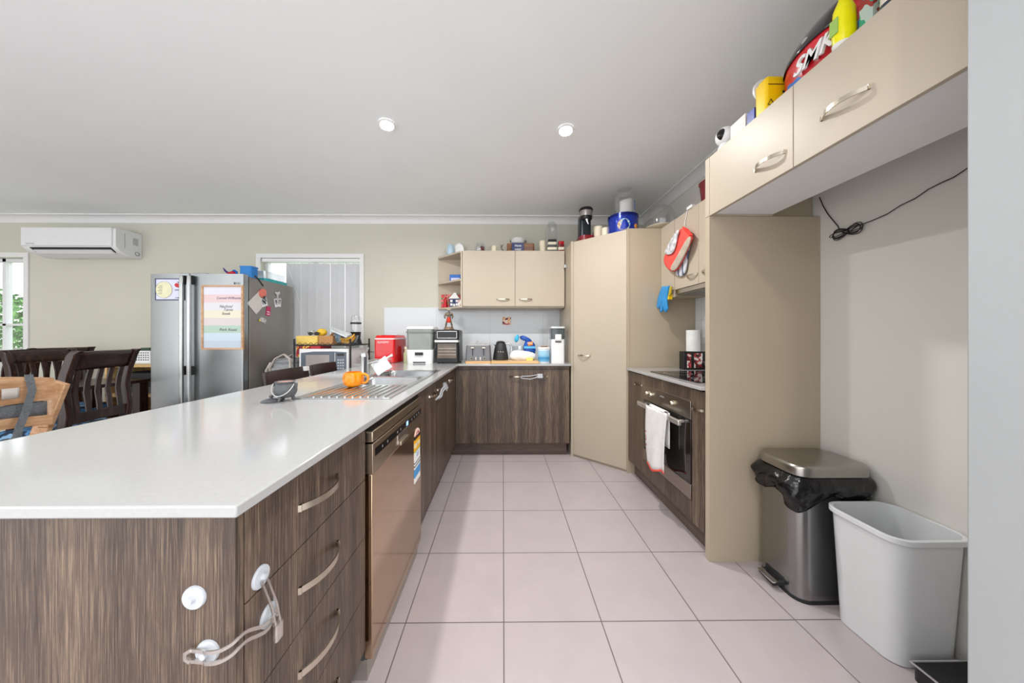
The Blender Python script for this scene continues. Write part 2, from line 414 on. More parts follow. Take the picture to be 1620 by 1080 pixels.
S.view_settings.view_transform = 'Standard'; S.view_settings.look = 'None'; S.view_settings.gamma = 1; S.view_settings.use_curve_mapping = False
S.view_settings.exposure = EXPO
# ================================================================== JOINERY
def bow(c, tan, nrm, Lh=.15, d=.028, w=.013, up=(0, 0, 1), th=.004):
    c, tan, nrm = Vector(c), Vector(tan).normalized(), Vector(nrm).normalized(); pts = []
    for i in range(17):
        s = -1+i/8; pts.append(c+tan*s*Lh/2+nrm*(d*(1-abs(s)**2.2)+.001))
    mb = MB().tube(pts, 0, flat=(w, th), up=up)
    for s in (-1, 1):
        mb.tube([c+tan*s*Lh*.5-nrm*.001, c+tan*s*Lh*.485+nrm*.006], 0, flat=(w, .006), up=up)
    return mb
XF = -.46; NX = (1, 0, 0)
def front_panel(name, root, y0, y1, z0, z1, x=XF, th=.018, m=None, g=.0015):
    return obj(name, MB().box(x-th, x, y0+g, y1-g, z0+g, z1-g), m or wood, root, bevel=.0008)
# worktop with sink opening
def slab(xs, ys, cells, z0, z1):
    mb = MB(); V = {}
    def vv(i, j, z):
        k = (i, j, z)
        if k not in V: V[k] = mb.v((xs[i], ys[j], z))
        return V[k]
    for (i, j) in cells:
        mb.f([vv(i, j, z1), vv(i+1, j, z1), vv(i+1, j+1, z1), vv(i, j+1, z1)])
        mb.f([vv(i, j+1, z0), vv(i+1, j+1, z0), vv(i+1, j, z0), vv(i, j, z0)])
        for (di, dj, a, b) in ((-1, 0, (i, j), (i, j+1)), (1, 0, (i+1, j), (i+1, j+1)), (0, -1, (i, j), (i+1, j)), (0, 1, (i, j+1), (i+1, j+1))):
            if (i+di, j+dj) not in cells: mb.f([vv(*a, z0), vv(*b, z0), vv(*b, z1), vv(*a, z1)])
    return mb
SX0, SX1, SY0, SY1 = -.90, -.483, 1.31, 2.40
xs = [-1.42, -1.286, SX0+.02, SX1-.02, -.423, .66]; ys = [.49, 1.66, 2.37, 2.93, YW-.008]
cells = set()
for j in range(4):
    for i in range(5):
        if j == 3 or 1 <= i <= 3: cells.add((i, j))
cells.discard((2, 1))
tag(obj('kitchen_worktop', slab(xs, ys, cells, .88, .90), stone, bevel=.003), 'long white stone worktop running up the peninsula and along the back wall', 'worktop')
# end panel
tag(obj('end_panel', MB().box(-1.2, XF, .53, .548, 0, .879), wood, bevel=.0008), 'dark wood-grain panel closing the near end of the peninsula', 'panel')
tag(obj('peninsula_back_panel', MB().box(-1.018, -1.0, .55, 2.93, 0, .879), wood), 'dark wood-grain panel facing the dining side under the worktop', 'panel')
# drawer unit
t = thing('drawer_unit', 'dark wood-grain unit of four drawers at the near end of the peninsula', 'cabinet', (-.7, .79, 0))
obj('carcass', MB().box(-.99, XF-.02, .55, 1.03, .1, .875), wood, t)
obj('kickboard', MB().box(-.99, XF-.05, .55, 1.03, 0, .1), woodhy, t)
zz = [.12, .31, .50, .69, .872]
for i in range(4):
    d = front_panel('drawer', t, .55, 1.03, zz[i], zz[i+1])
    sub('handle', bow((XF, .775, (zz[i]+zz[i+1])/2), (0, 1, 0), NX, .16, .03, .015), nickel, d)
# dishwasher
t = thing('dishwasher', 'freestanding bronze-steel dishwasher under the peninsula worktop', 'dishwasher', (-.72, 1.35, 0))
dws = mat('dishwasher_steel', 'B5A692', .3, 1, var=.03, scale=20, stretch=(1, 1, .2))
dwm = mat('dishwasher_door', 'C9AF92', .12, 1, var=.02)
XD = -.44
obj('cabinet_body', MB().box(-1.0, XD-.03, 1.042, 1.66, .07, .80), darkg, t)
obj('top_lid', MB().box(-1.0, XD, 1.042, 1.66, .808, .846), dws, t, bevel=.004)
door = obj('door', MB().box(XD-.03, XD-.002, 1.042, 1.66, .075, .70), dwm, t, bevel=.003)
obj('control_panel', MB().box(XD-.03, XD, 1.042, 1.66, .70, .803), dws, t, bevel=.002)
cp = obj('display_strip', MB().box(XD-.002, XD+.001, 1.06, 1.65, .755, .782), mat('black_gloss', '0C0C0E', .08, var=0), t)
sub('screen', MB().box(XD+.001, XD+.002, 1.40, 1.425, .759, .778), mat('blue_screen', '9CC4F4', .3, var=0, emit='8FBCF5', es=1.2), cp)
mat('grey_mark', 'A0A0A0', .5, var=0)
for y in (1.12, 1.17, 1.28, 1.32, 1.48, 1.52, 1.56, 1.60): sub('button', MB().box(XD+.001, XD+.0016, y, y+.006, .764, .773), 'grey_mark', cp)
mb = MB().prism([(1.285, .752), (1.42, .752), (1.42, .712), (1.40, .702), (1.31, .702), (1.285, .715)], XD-.001, XD+.002, 'x')
hd = obj('grip_recess', mb, chrome, t)
sub('grip_lip', MB().box(XD+.002, XD+.012, 1.30, 1.405, .705, .722), dws, hd, bevel=.003)
obj('plinth', MB().box(-1.0, XD-.02, 1.045, 1.655, 0, .07), mat('plinth_grey', 'A9A19A', .35, .6), t)
# energy sticker on the dishwasher door
LT = {}
mb = MB(); y0, y1 = 1.535, 1.632; pts = [(y0, .44), (y1, .415), (y1, .645)]
for i in range(1, 12): a = R(180*i/12); pts.append(((y0+y1)/2+(y1-y0)/2*math.cos(a), .645+.05*math.sin(a)))
pts.append((y0, .645))
st = thing('energy_label', 'tall energy rating sticker on the dishwasher door', 'sticker', (XD, 1.58, .44))
obj('backing', MB().prism([(y0, .43), (y1, .43), (y1, .645)]+pts[3:], XD-.002, XD+.0008, 'x'), stripes('energy_bands', [(0, 'F4F4F2'), (.1, '4C9BDC'), (.26, 'EDEFF2'), (.30, '6E6E6E'), (.33, 'EDEFF2'), (.36, '6E6E6E'), (.39, 'F4F6F6'), (.58, '78B060'), (.6, 'F5B400'), (.66, 'F6DFA8'), (.75, 'F5B400'), (.81, '24211E'), (.88, 'F1D6CE')], 'z', -.01, .255), st)
mb = MB()
for k, a in enumerate((150, 115, 80, 45)):
    mb.cyl((XD+.0006, (y0+y1)/2+.03*math.cos(R(a)), .648+.03*math.sin(R(a))), .007, .001, 'x', 5)
obj('stars', mb, red, st)
text('rating', '2.5', .03, 'blue_plastic', st, (XD+.001, 1.583, .565), FACE_PX)
text('reading', '227', .018, 'grey_mark', st, (XD+.001, 1.583, .613), FACE_PX)
# sink cupboards
t = thing('sink_cabinet', 'dark wood-grain cupboard with three doors beneath the sink', 'cabinet', (-.7, 2.3, 0))
obj('carcass', MB().box(-.99, XF-.02, 1.67, 2.955, .1, .66), wood, t)
obj('kickboard', MB().box(-.99, XF-.06, 1.67, 2.955, 0, .1), woodhy, t)
ds = []
for (a, b) in ((1.67, 2.09), (2.09, 2.53), (2.53, 2.96)):
    ds.append(front_panel('door', t, a, b, .12, .872))
sub('handle', bow((XF, 1.98, .79), (0, 1, 0), NX, .13, .03), nickel, ds[0])
sub('handle', bow((XF, 2.22, .79), (0, 1, 0), NX, .13, .03), nickel, ds[1])
sub('handle', bow((XF, 2.68, .79), (0, 1, 0), NX, .13, .03), nickel, ds[2])
# back base cupboards
YF = 2.96
t = thing('base_cabinet', 'dark wood-grain base cupboard with three doors along the back wall', 'cabinet', (.1, 3.2, 0))
obj('carcass', MB().box(-.98, .64, YF+.018, YW-.01, .12, .875), wood, t)
obj('kickboard', MB().box(-.50, .63, YF+.07, YF+.09, 0, .12), woodh, t)
ds = []
for (a, b) in ((-.455, -.148), (-.148, .245), (.245, .645)):
    ds.append(obj('door', MB().box(a+.0015, b-.0015, YF, YF+.018, .135, .846), wood, t, bevel=.0008))
obj('top_rail', MB().box(-.455, .645, YF+.004, YF+.018, .849, .879), wood, t)
sub('handle', bow((.135, YF, .778), (1, 0, 0), (0, -1, 0), .15, .028), nickel, ds[1])
sub('handle', bow((.36, YF, .778), (1, 0, 0), (0, -1, 0), .15, .028), nickel, ds[2])
# pantry
t = thing('corner_pantry', 'tall beige corner pantry with a diagonal door', 'cupboard', (1.2, 3.1, 0))
PT = 2.085
obj('carcass', MB().prism([(.662, YW-.009), (.662, 2.985), (.70, 2.985), (1.075, 2.63), (1.075, 2.603), (XR-.002, 2.603), (XR-.002, YW-.009)], 0, PT, 'z'), beiged, t)
a = Vector((.682, 2.974, 0)); b = Vector((1.062, 2.618, 0)); dd = (b-a).normalized(); nn = Vector((dd.y, -dd.x, 0))
if nn.y > 0: nn = -nn
d = obj('door', MB().prism([tuple((a+dd*.003)[:2]), tuple((b-dd*.003)[:2]), tuple((b-dd*.003-nn*.018)[:2]), tuple((a+dd*.003-nn*.018)[:2])], .022, PT-.004), beige, t, bevel=.001)
hp = a+dd*.12; sub('handle', bow((hp.x, hp.y, .985), dd, nn, .13, .026), nickel, d)
obj('edge_post', MB().box(.662, .682, 2.966, 2.984, 0, PT), beige, t)
obj('side_post', MB().box(1.062, 1.078, 2.600, 2.622, 0, PT), beiged, t)
# child lock dot on pantry door top
# wall cupboard at the back
YC = 3.235; CZ0, CZ1 = 1.468, 2.068
t = thing('wall_cabinet', 'beige two-door wall cupboard above the back worktop', 'cabinet', (.1, 3.4, CZ0))
obj('carcass', MB().box(-.428, .655, YC+.019, YW-.009, CZ0, CZ1), beiged, t)
ds = [obj('door', MB().box(-.424, .128, YC, YC+.018, CZ0+.014, CZ1), beige, t, bevel=.001), obj('door', MB().box(.132, .652, YC, YC+.018, CZ0+.014, CZ1), beige, t, bevel=.001)]
sub('handle', bow((.005, YC, 1.555), (1, 0, 0), (0, -1, 0), .14, .026), nickel, ds[0])
sub('handle', bow((.245, YC, 1.555), (1, 0, 0), (0, -1, 0), .14, .026), nickel, ds[1])
t = thing('open_shelf_unit', 'beige open end shelf with a slanted front beside the wall cupboard', 'shelf', (-.55, 3.45, CZ0))
tri = [(-.430, YW-.009), (-.430, YC+.01), (-.455, YC+.01), (-.745, YW-.05), (-.745, YW-.009)]
for z in (CZ0, 1.755, CZ1-.018): obj('shelf', MB().prism(tri, z, z+.018), beige, t, bevel=.0008)
obj('back_panel', MB().box(-.745, -.445, YW-.022, YW-.009, CZ0+.018, CZ1-.018), beiged, t)
obj('side_panel', MB().box(-.446, -.430, YC+.012, YW-.023, CZ0+.018, CZ1-.018), beige, t)
# right-hand run
XO = 1.066; MXN = (-1, 0, 0)
mb = MB().box(1.046, XR-.009, 1.612, 2.598, .88, .90)
tag(obj('cooktop_worktop', mb, stone, bevel=.003), 'short white worktop holding the cooktop', 'worktop')
def fp(name, root, y0, y1, z0, z1, m=None, x=XO, th=.018):
    return obj(name, MB().box(x, x+th, y0+.0015, y1-.0015, z0+.0015, z1-.0015), m or wood, root, bevel=.0008)
t = thing('oven_cabinet', 'dark wood-grain base unit built around the oven', 'cabinet', (1.35, 2.1, 0))
obj('carcass', MB().prism([(1.614, .12), (2.598, .12), (2.598, .875), (2.31, .875), (2.31, .238), (1.72, .238), (1.72, .875), (1.614, .875)], XO+.02, XR-.01, 'x'), wood, t)
obj('kickboard', MB().box(XO+.055, XO+.075, 1.614, 2.598, 0, .12), woodhy, t)
obj('top_rail', MB().box(XO+.004, XO+.018, 1.72, 2.31, .80, .879), wood, t)
obj('lower_panel', MB().box(XO, XO+.018, 1.722, 2.308, .122, .238), wood, t, bevel=.0008)
d = fp('door', t, 2.31, 2.598, .12, .872); sub('handle', bow((XO, 2.40, .79), (0, 1, 0), MXN, .12, .026), nickel, d)
d = fp('door', t, 1.614, 1.72, .12, .872); sub('handle', bow((XO, 1.664, .77), (0, 1, 0), MXN, .085, .024), nickel, d)
t = thing('built_in_oven', 'stainless built-in oven with a black glass door', 'oven', (1.35, 2.01, .24))
ovs = mat('oven_steel', 'A39A90', .3, 1, var=.04, stretch=(1, .2, 8))
obj('oven_body', MB().box(XO+.006, XO+.5, 1.725, 2.305, .245, .795), darkg, t)
cpn = obj('control_panel', MB().box(XO-.006, XO+.012, 1.722, 2.308, .695, .80), ovs, t, bevel=.002)
for y in (2.225, 2.165, 1.895):
    sub('knob', MB().lathe([(.017, 0), (.017, -.006), (.012, -.02), (.010, -.022), (.0005, -.022)], (XO-.006, y, .752), 20, True, 'x'), nickel, cpn)
text('brand', 'OMEGA', .014, 'grey_mark', cpn, (XO-.0068, 2.03, .765), FACE_MX)
dr = obj('oven_door', MB().box(XO-.006, XO+.012, 1.722, 2.308, .332, .69), mat('oven_glass', '15120F', .05, var=0, coat=.6), t, bevel=.002)
obj('vent_trim', MB().box(XO-.006, XO+.012, 1.722, 2.308, .243, .328), ovs, t, bevel=.002)
mb = MB().box(1.003, 1.022, 1.745, 2.285, .655, .685)
for y in (1.79, 2.24): mb.box(1.02, XO-.004, y-.01, y+.01, .662, .678)
sub('handle', mb, mat('handle_silver', 'D8D6D2', .3, .8), dr, bevel=.004)
t = thing('cooktop', 'black glass cooktop set into the short worktop', 'cooktop', (1.36, 2.02, .90))
obj('glass_top', MB().box(1.11, 1.59, 1.74, 2.30, .9002, .905), mat('hob_glass', '0B0B0C', .05, var=0), t, bevel=.001)
for (x, y, r) in ((1.24, 1.88, .07), (1.24, 2.16, .09), (1.46, 1.88, .09), (1.46, 2.16, .07)):
    obj('burner_ring', MB().lathe([(r, .9051), (r, .9054), (r-.003, .9054), (r-.003, .9051)], (x, y, 0), 32, False), 'grey_mark', t)
# right wall cupboards and rangehood
XU = 1.350
t = thing('wall_cabinet', 'beige wall cupboard above the cooktop with a hook of oven mitts', 'cabinet', (1.5, 2.1, 1.5))
obj('carcass', MB().box(XU+.019, XR-.009, 1.615, 2.392, 1.535, 2.083), beiged, t)
for (a, b, hy) in ((2.105, 2.395, 2.17), (1.86, 2.102, 2.00), (1.615, 1.857, None)):
    d = obj('door', MB().box(XU, XU+.018, a, b, 1.53, 2.083), beige, t, bevel=.001)
    if hy: sub('handle', bow((XU, hy, 1.60), (0, 1, 0), MXN, .12, .026), nickel, d)
t = thing('filler_cabinet', 'narrow beige cupboard between the pantry and the cooktop cupboard', 'cabinet', (1.5, 2.5, 1.5))
obj('carcass', MB().box(XU+.012, XR-.009, 2.40, 2.599, 1.485, 2.083), beiged, t)
obj('front_panel', MB().box(XU-.002, XU+.01, 2.399, 2.599, 1.475, 2.083), beige, t, bevel=.001)
t = thing('rangehood', 'slim stainless slide-out rangehood under the wall cupboard', 'rangehood', (1.5, 2.0, 1.48))
obj('hood_body', MB().box(XU+.02, XR-.012, 1.80, 2.395, 1.487, 1.527), mat('hood_grey', '8E8980', .4, .4), t)
obj('slide_front', MB().box(XU+.004, XU+.018, 1.80, 2.395, 1.495, 1.527), steel, t, bevel=.002)
# fridge recess
tag(obj('tall_side_panel', MB().box(1.069, XR-.002, 1.578, 1.610, 0, 1.789), beiged, bevel=.001), 'tall beige panel between the cooking side and the empty fridge recess', 'panel')
t = thing('overhead_cabinet', 'beige two-door overhead cupboard above the empty fridge recess', 'cabinet', (1.2, 1.1, 1.79))
under = mat('white_melamine', 'ECEEF0', .4, var=.01)
obj('carcass', MB().box(1.088, 1.40, .632, 1.576, 1.800, 2.09), under, t)
obj('end_panel', MB().box(1.069, 1.40, 1.578, 1.610, 1.791, 2.095), beige, t, bevel=.001)
for (a, b, hy) in ((1.121, 1.576, 1.22), (.632, 1.118, .95)):
    d = obj('door', MB().box(1.069, 1.086, a, b, 1.79, 2.093), beige, t, bevel=.001)
    sub('handle', bow((1.069, hy, 1.868 if hy > 1.1 else 1.895), (0, 1, 0), MXN, .135, .03, .014), nickel, d)
# ================================================================== SINK, TAP, WORKTOP THINGS
sinkm = mat('sink_steel', 'C9CBCC', .22, 1, var=.04, scale=60, stretch=(1, 6, 1))
t = thing('kitchen_sink', 'stainless double-bowl sink with ribbed drainer set into the peninsula', 'sink', (-.69, 1.85, .90))
fx = [SX0, SX0+.035, SX1-.035, SX1]; fy = [SY0, 1.675, 1.985, 2.02, 2.365, SY1]
mb = slab(fx, fy, {(i, j) for i in range(3) for j in range(5)}-{(1, 1), (1, 3)}, .9003, .9045)
fl = obj('drainer_deck', mb, sinkm, t, bevel=.0015)
for k in range(11):
    x = SX0+.05+k*.0335
    rb = MB().tube([(x, SY0+.02, .9046), (x, 1.64, .9046)], .0042, 8); sub('drainer_rib', rb, sinkm, fl)
for (y0, y1) in ((1.675, 1.985), (2.02, 2.365)):
    mb = MB(); x0, x1 = fx[1], fx[2]; rs = []
    def rr(ins, z, r):
        a = []
        for (qx, qy, a0) in ((1, 1, 0), (-1, 1, 90), (-1, -1, 180), (1, -1, 270)):
            for i in range(6):
                q = R(a0+18*i); a.append(((x0+x1)/2+qx*((x1-x0)/2-ins-r)+r*math.cos(q), (y0+y1)/2+qy*((y1-y0)/2-ins-r)+r*math.sin(q), z))
        return a
    mb.loft([rr(-.004, .9035, .004), rr(.0, .9035, .03), rr(.004, .89, .045), rr(.012, .76, .05), rr(.03, .735, .05), rr(.12, .73, .02)], cap=False)
    mb.f([mb.v(p) for p in rr(.12, .73, .02)])
    bo = obj('sink_bowl', mb, mat('bowl_steel', '9C9EA0', .3, 1, var=.04, scale=20), t, ang=60)
    sub('waste', MB().lathe([(.04, .7315), (.036, .735), (.02, .733), (.001, .733)], ((x0+x1)/2, (y0+y1)/2, 0), 24), chrome, bo)
t = thing('kitchen_tap', 'chrome mixer tap rising behind the sink bowls', 'tap', (-.868, 1.93, .9046))
L_('tap_body', MB().lathe([(.026, 0), (.026, .008), (.021, .014), (.021, .125), (.024, .13), (.024, .15), (.02, .158), (.001, .16)]), chrome, t)
L_('spout', MB().tube([(0, 0, .09), (.012, .04, .10), (.03, .10, .105), (.04, .14, .10), (.042, .145, .085)], [.012, .011, .010, .010, .010], 14), chrome, t)
L_('lever', MB().tube([(0, 0, .155), (-.005, .03, .168), (-.01, .07, .185)], [.008, .007, .009], 10), chrome, t)
# dish caddy with cloth and brush
t = thing('dish_caddy', 'small wire caddy at the back edge of the sink', 'caddy', (-.83, 2.16, .9046))
for z in (.004, .05, .10): L_('wire_ring', MB().tube([(.04*math.cos(R(a)), .06*math.sin(R(a)), z) for a in range(0, 360, 20)], .002, 6, True), chrome, t)
for a in range(0, 360, 60): L_('upright', MB().tube([(.04*math.cos(R(a)), .06*math.sin(R(a)), 0), (.04*math.cos(R(a)), .06*math.sin(R(a)), .10)], .002, 6), chrome, t)
cl = at(586.7, 577, 2.02), at(610, 562.5, 2.1), at(621.3, 580, 2.08), at(598, 594.5, 2.0)
def clothfn(u, v):
    p = cl[0].lerp(cl[1], u).lerp(cl[3].lerp(cl[2], u), v)
    return p+Vector((0, -.006*math.sin(u*7)-.008*math.sin(v*3.1), .002*math.sin(u*9+v*4)))
tag(obj('dish_cloth', MB().grid(clothfn, 14, 12), mat('white_cloth', 'DDE3E4', .95, var=.03, bump=.2, bscale=200), solid=.006, subd=1), 'white dish cloth draped over the wire caddy by the tap', 'cloth')
mb = MB().tube([at(606, 571, 2.13), at(614, 565, 2.14), at(621, 561.5, 2.15)], [.006, .007, .009], 10)
tag(obj('dish_brush', mb, white), 'white brush handle poking out behind the draped cloth', 'brush')
# cauldron cup and its lid
cg = mat('cauldron_grey', '5A5C5F', .45, var=.06)
t = thing('cauldron_mug', 'small grey cauldron mug on three feet with a wire handle', 'mug', (-.905, 1.285, .90))
L_('pot', MB().lathe([(.002, .014), (.022, .015), (.035, .024), (.0415, .040), (.041, .054), (.035, .067), (.032, .071), (.037, .080), (.035, .082), (.029, .072), (.036, .05), (.02, .022), (.001, .020)], seg=36), cg, t)
for a in (20, 140, 260):
    L_('foot', MB().tube([(.022*math.cos(R(a)), .022*math.sin(R(a)), .026), (.032*math.cos(R(a)), .032*math.sin(R(a)), .001)], [.008, .005], 10), cg, t)
for s in (-1, 1): L_('ear', MB().tube([(s*.035, 0, .078), (s*.046, 0, .072), (s*.047, 0, .062), (s*.041, 0, .055)], .004, 8), cg, t)
L_('wire_handle', MB().tube([((.043)*math.cos(R(a)), -.012-.032*math.sin(R(a)),   .072-.046*math.sin(R(a))) for a in range(0, 181, 12)], .0018, 8), mat('pale_wire', 'CFCFCF', .35, .5), t)
L_('filling', MB().cyl((0, 0, .076), .029, .003), mat('terracotta', 'B98A76', .8), t)
p = atZ(431, 636, .90)
t = thing('mug_lid', 'dark grey lid lying on the worktop beside the cauldron mug', 'lid', (p.x-.012, p.y+.01, .90), R(20))
L_('lid_disc', MB().lathe([(.034, 0), (.036, .003), (.03, .008), (.012, .013), (.001, .014)], seg=32), cg, t)
L_('knob', MB().lathe([(.006, .012), (.005, .017), (.009, .022), (.006, .027), (.001, .028)], seg=16), cg, t)
# pumpkin mug
p = atZ(553, 613, .909)
t = thing('pumpkin_mug', 'orange pumpkin-shaped mug standing on the sink drainer', 'mug', (p.x, p.y+.04, .9092), R(0))
rings = []
for (r, z) in ((.001, .0), (.03, 0), (.046, .012), (.051, .035), (.048, .06), (.040, .074), (.036, .074), (.042, .055), (.044, .035), (.038, .012), (.001, .008)):
    rings.append([((r*(1-.07*abs(math.cos(4*q))**3*(r > .02)))*math.cos(q), (r*(1-.07*abs(math.cos(4*q))**3*(r > .02)))*math.sin(q), z) for q in [2*math.pi*i/64 for i in range(64)]])
L_('mug_body', MB().loft(rings), orange, t, ang=60)
L_('mug_handle', MB().tube([(.042, 0, .062), (.058, 0, .064), (.073, 0, .055), (.077, 0, .04), (.070, 0, .024), (.056, 0, .017), (.044, 0, .02)], .0065, 10), orange, t)
# ice maker
t = thing('ice_maker', 'glossy red countertop ice maker with a white band', 'ice maker', (-1.165, 3.2, .90), R(-6))
rd = mat('gloss_red', 'D01018', .12, var=.02, coat=.6)
L_('ice_maker_body', MB().rbox(-.105, .105, -.15, .15, .004, .235, .025), rd, t)
L_('white_band', MB().rbox(-.107, .107, -.152, .152, .235, .246, .026), white, t)
L_('lid', MB().rbox(-.104, .104, -.148, .148, .246, .275, .026, .9), rd, t)
L_('lid_window', MB().rbox(-.06, .06, -.09, .05, .275, .279, .015, .95), mat('lid_tint', '8E5A60', .15), t)
L_('top_grip', MB().rbox(-.03, .05, .05, .11, .274, .288, .01), white, t)
text('brand', 'EUHOMY', .028, 'white_plastic', t, Matrix.Translation(t.location) @ t.rotation_euler.to_matrix().to_4x4() @ Vector((-.005, -.151, .205)), t.rotation_euler.to_matrix() @ FRONT)
# bottles behind the ice maker
t = thing('oil_bottle', 'pale glass bottle with a cream cap between the ice maker and food dispenser', 'bottle', (-.985, 3.13, .90))
L_('bottle_glass', MB().lathe([(.001, 0), (.024, 0), (.026, .01), (.026, .09), (.014, .115), (.012, .135), (.001, .136)]), mat('pale_green_liquid', 'B8BC92', .2, var=.05), t)
L_('cap', MB().cyl((0, 0, .135), .017, .025), cream, t)
t = thing('spice_jar', 'small dark jar tucked beside the red ice maker', 'jar', (-1.0, 3.26, .90))
L_('jar_glass', MB().lathe([(.001, 0), (.025, 0), (.027, .01), (.027, .13), (.02, .14), (.001, .141)]), mat('dark_amber', '5A4A40', .2), t)
L_('cap', MB().cyl((0, 0, .14), .022, .02), darkg, t)
# food dispenser
t = thing('food_dispenser', 'white-based food dispenser with a smoky see-through bin', 'dispenser', (-.815, 3.12, .90))
L_('dispenser_base', MB().rbox(-.125, .125, -.12, .14, .0, .135, .03, 1.06), white, t)
L_('bin', MB().rbox(-.122, .122, -.115, .135, .137, .335, .03, 1.06), mat('smoky_bin', '8A908A', .12, var=.08, scale=4, spec=.6), t)
L_('bin_rim', MB().rbox(-.135, .135, -.128, .148, .30, .312, .03, 1.0), mat('smoky_rim', '6F766F', .15), t)
L_('lid', MB().rbox(-.135, .135, -.128, .148, .336, .36, .035, .97, ztop_r=.008), white, t)
L_('display_window', MB().rbox(-.04, .04, -.004, .004, -.014, .014, .004), black, t).location = (0, -.134, .095)
L_('drawer_slot', MB().box(-.06, .06, -.126, -.119, .006, .016), blackm, t)
# air fryer oven
t = thing('air_fryer_oven', 'black air fryer oven with a glass door and chrome handle', 'air fryer', (-.545, 3.13, .90))
L_('oven_shell', MB().rbox(-.118, .118, -.13, .17, .012, .33, .028, .96, ztop_r=.02), black, t)
mb = MB().frame(-.098, .098, .245, .315, .006, -.137, -.127); L_('chrome_surround', mb, chrome, t, bevel=.002)
L_('display', MB().box(-.09, .09, -.134, -.126, .252, .308), mat('black_gloss', '0C0C0E', .08, var=0), t)
L_('door_window', MB().box(-.092, .092, -.136, -.128, .05, .195), mat('oven_window', '6D6258', .12, var=.1, scale=12), t, bevel=.002)
for z in (.085, .115, .145): L_('wire_rack', MB().box(-.085, .085, -.1375, -.1362, z, z+.003), steel, t)
L_('door_handle', MB().tube([(-.12, -.135, .218), (-.11, -.155, .218), (.11, -.155, .218), (.12, -.135, .218)], 0, flat=(.02, .012)), mat('handle_silver', 'D8D6D2', .3, .8), t)
for s in (-1, 1):
    for q in (-.1, .14): L_('foot', MB().cyl((s*.09, q, 0), .012, .013), blackm, t)
# warrior figurine: one continuous body grown from a skeleton
def skin(name, vs, es, m, root, sub_=2):
    me = bpy.data.meshes.new(name); me.from_pydata([v[:3] for v in vs], es, []); o = bpy.data.objects.new(name, me); COL.objects.link(o)
    k = o.modifiers.new('skin', 'SKIN'); k.use_smooth_shade = True
    for i, v in enumerate(vs): me.skin_vertices[0].data[i].radius = (v[3], v[3])
    me.skin_vertices[0].data[0].use_root = True
    s = o.modifiers.new('s', 'SUBSURF'); s.levels = sub_; s.render_levels = sub_
    dg = bpy.context.evaluated_depsgraph_get(); dg.update(); m2 = bpy.data.meshes.new_from_object(o.evaluated_get(dg)); bpy.data.objects.remove(o)
    m2.polygons.foreach_set('use_smooth', [True]*len(m2.polygons)); m2.materials.clear(); m2.materials.append(MATS[m] if isinstance(m, str) else m)
    o = bpy.data.objects.new(name, m2); COL.objects.link(o); o.parent = root; return o
p = at(706, 519, 3.1)
t = thing('warrior_figurine', 'small dark armoured figurine with a red sash on top of the air fryer', 'figurine', (-.545, 3.10, 1.2325))
L_('plinth', MB().lathe([(.055, 0), (.055, .006), (.046, .008), (.044, .022), (.046, .026), (.001, .027)], seg=28), mat('bronze_plinth', '8A745C', .4, .3), t)
vs = [(0, 0, .095, .016), (0, 0, .125, .017), (0, 0, .155, .021), (0, 0, .172, .009), (0, -.003, .192, .013), (-.018, 0, .09, .012), (-.026, -.002, .058, .010), (-.03, 0, .033, .009), (-.03, -.012, .031, .008),
      (.018, 0, .09, .012), (.028, -.004, .058, .010), (.032, 0, .033, .009), (.032, -.012, .031, .008), (-.03, 0, .160, .013), (-.042, -.004, .13, .009), (-.034, -.02, .11, .007), (.03, 0, .160, .013), (.042, -.004, .13, .009), (.034, -.02, .11, .007)]
es = [(0, 1), (1, 2), (2, 3), (3, 4), (0, 5), (5, 6), (6, 7), (7, 8), (0, 9), (9, 10), (10, 11), (11, 12), (2, 13), (13, 14), (14, 15), (2, 16), (16, 17), (17, 18)]
skin('armoured_body', vs, es, blotch('armour', ['2B2420', '4A3C30', '8A7B60', '3A3430'], 60, .4), t)
L_('red_sash', MB().lathe([(.019, .125), (.023, .105), (.026, .088), (.018, .07), (.001, .07)], seg=16, sy=.9), mat('sash', 'C03018', .6), t)
L_('helmet_crest', MB().tube([(-.02, 0, .215), (-.012, 0, .2), (0, 0, .205), (.012, 0, .2), (.02, 0, .215)], [.003, .005, .006, .005, .003], 8), mat('horn', 'B8A888', .5), t)
# toaster
p = at(756.5, 575, 3.05)
t = thing('toaster', 'charcoal four-slot toaster with two levers and a wooden base strip', 'toaster', (p.x, 3.13, .90))
tg = mat('toaster_grey', '6C6C70', .35, .2)
L_('toaster_body', MB().rbox(-.128, .128, -.085, .085, .02, .175, .02, .94, ztop_r=.01), tg, t)
L_('wood_base', MB().rbox(-.13, .13, -.087, .087, 0, .02, .02), board, t)
L_('top_plate', MB().rbox(-.11, .11, -.07, .07, .175, .178, .01), nickel, t)
for s in (-1, 1):
    L_('lever_slot', MB().box(s*.055-.004, s*.055+.004, -.087, -.083, .075, .15), black, t)
    L_('lever', MB().box(s*.055-.017, s*.055+.017, -.10, -.084, .145, .155), nickel, t, bevel=.002)
    L_('dial', MB().lathe([(.017, -.083), (.017, -.094), (.014, -.098), (.001, -.098)], (s*.065, 0, .045), 24, True, 'y'), nickel, t)
    L_('dial_face', MB().lathe([(.012, -.098), (.012, -.0995), (.001, -.0995)], (s*.065, 0, .045), 24, True, 'y'), darkg, t)
    L_('buttons', MB().box(s*.022-.005, s*.022+.005, -.09, -.083, .03, .06), nickel, t)
L_('warming_rack', MB().tube([(-.03, 0, .178), (-.028, 0, .2), (-.01, 0, .212), (.01, 0, .212), (.028, 0, .2), (.03, 0, .178)], .0025, 8), chrome, t)
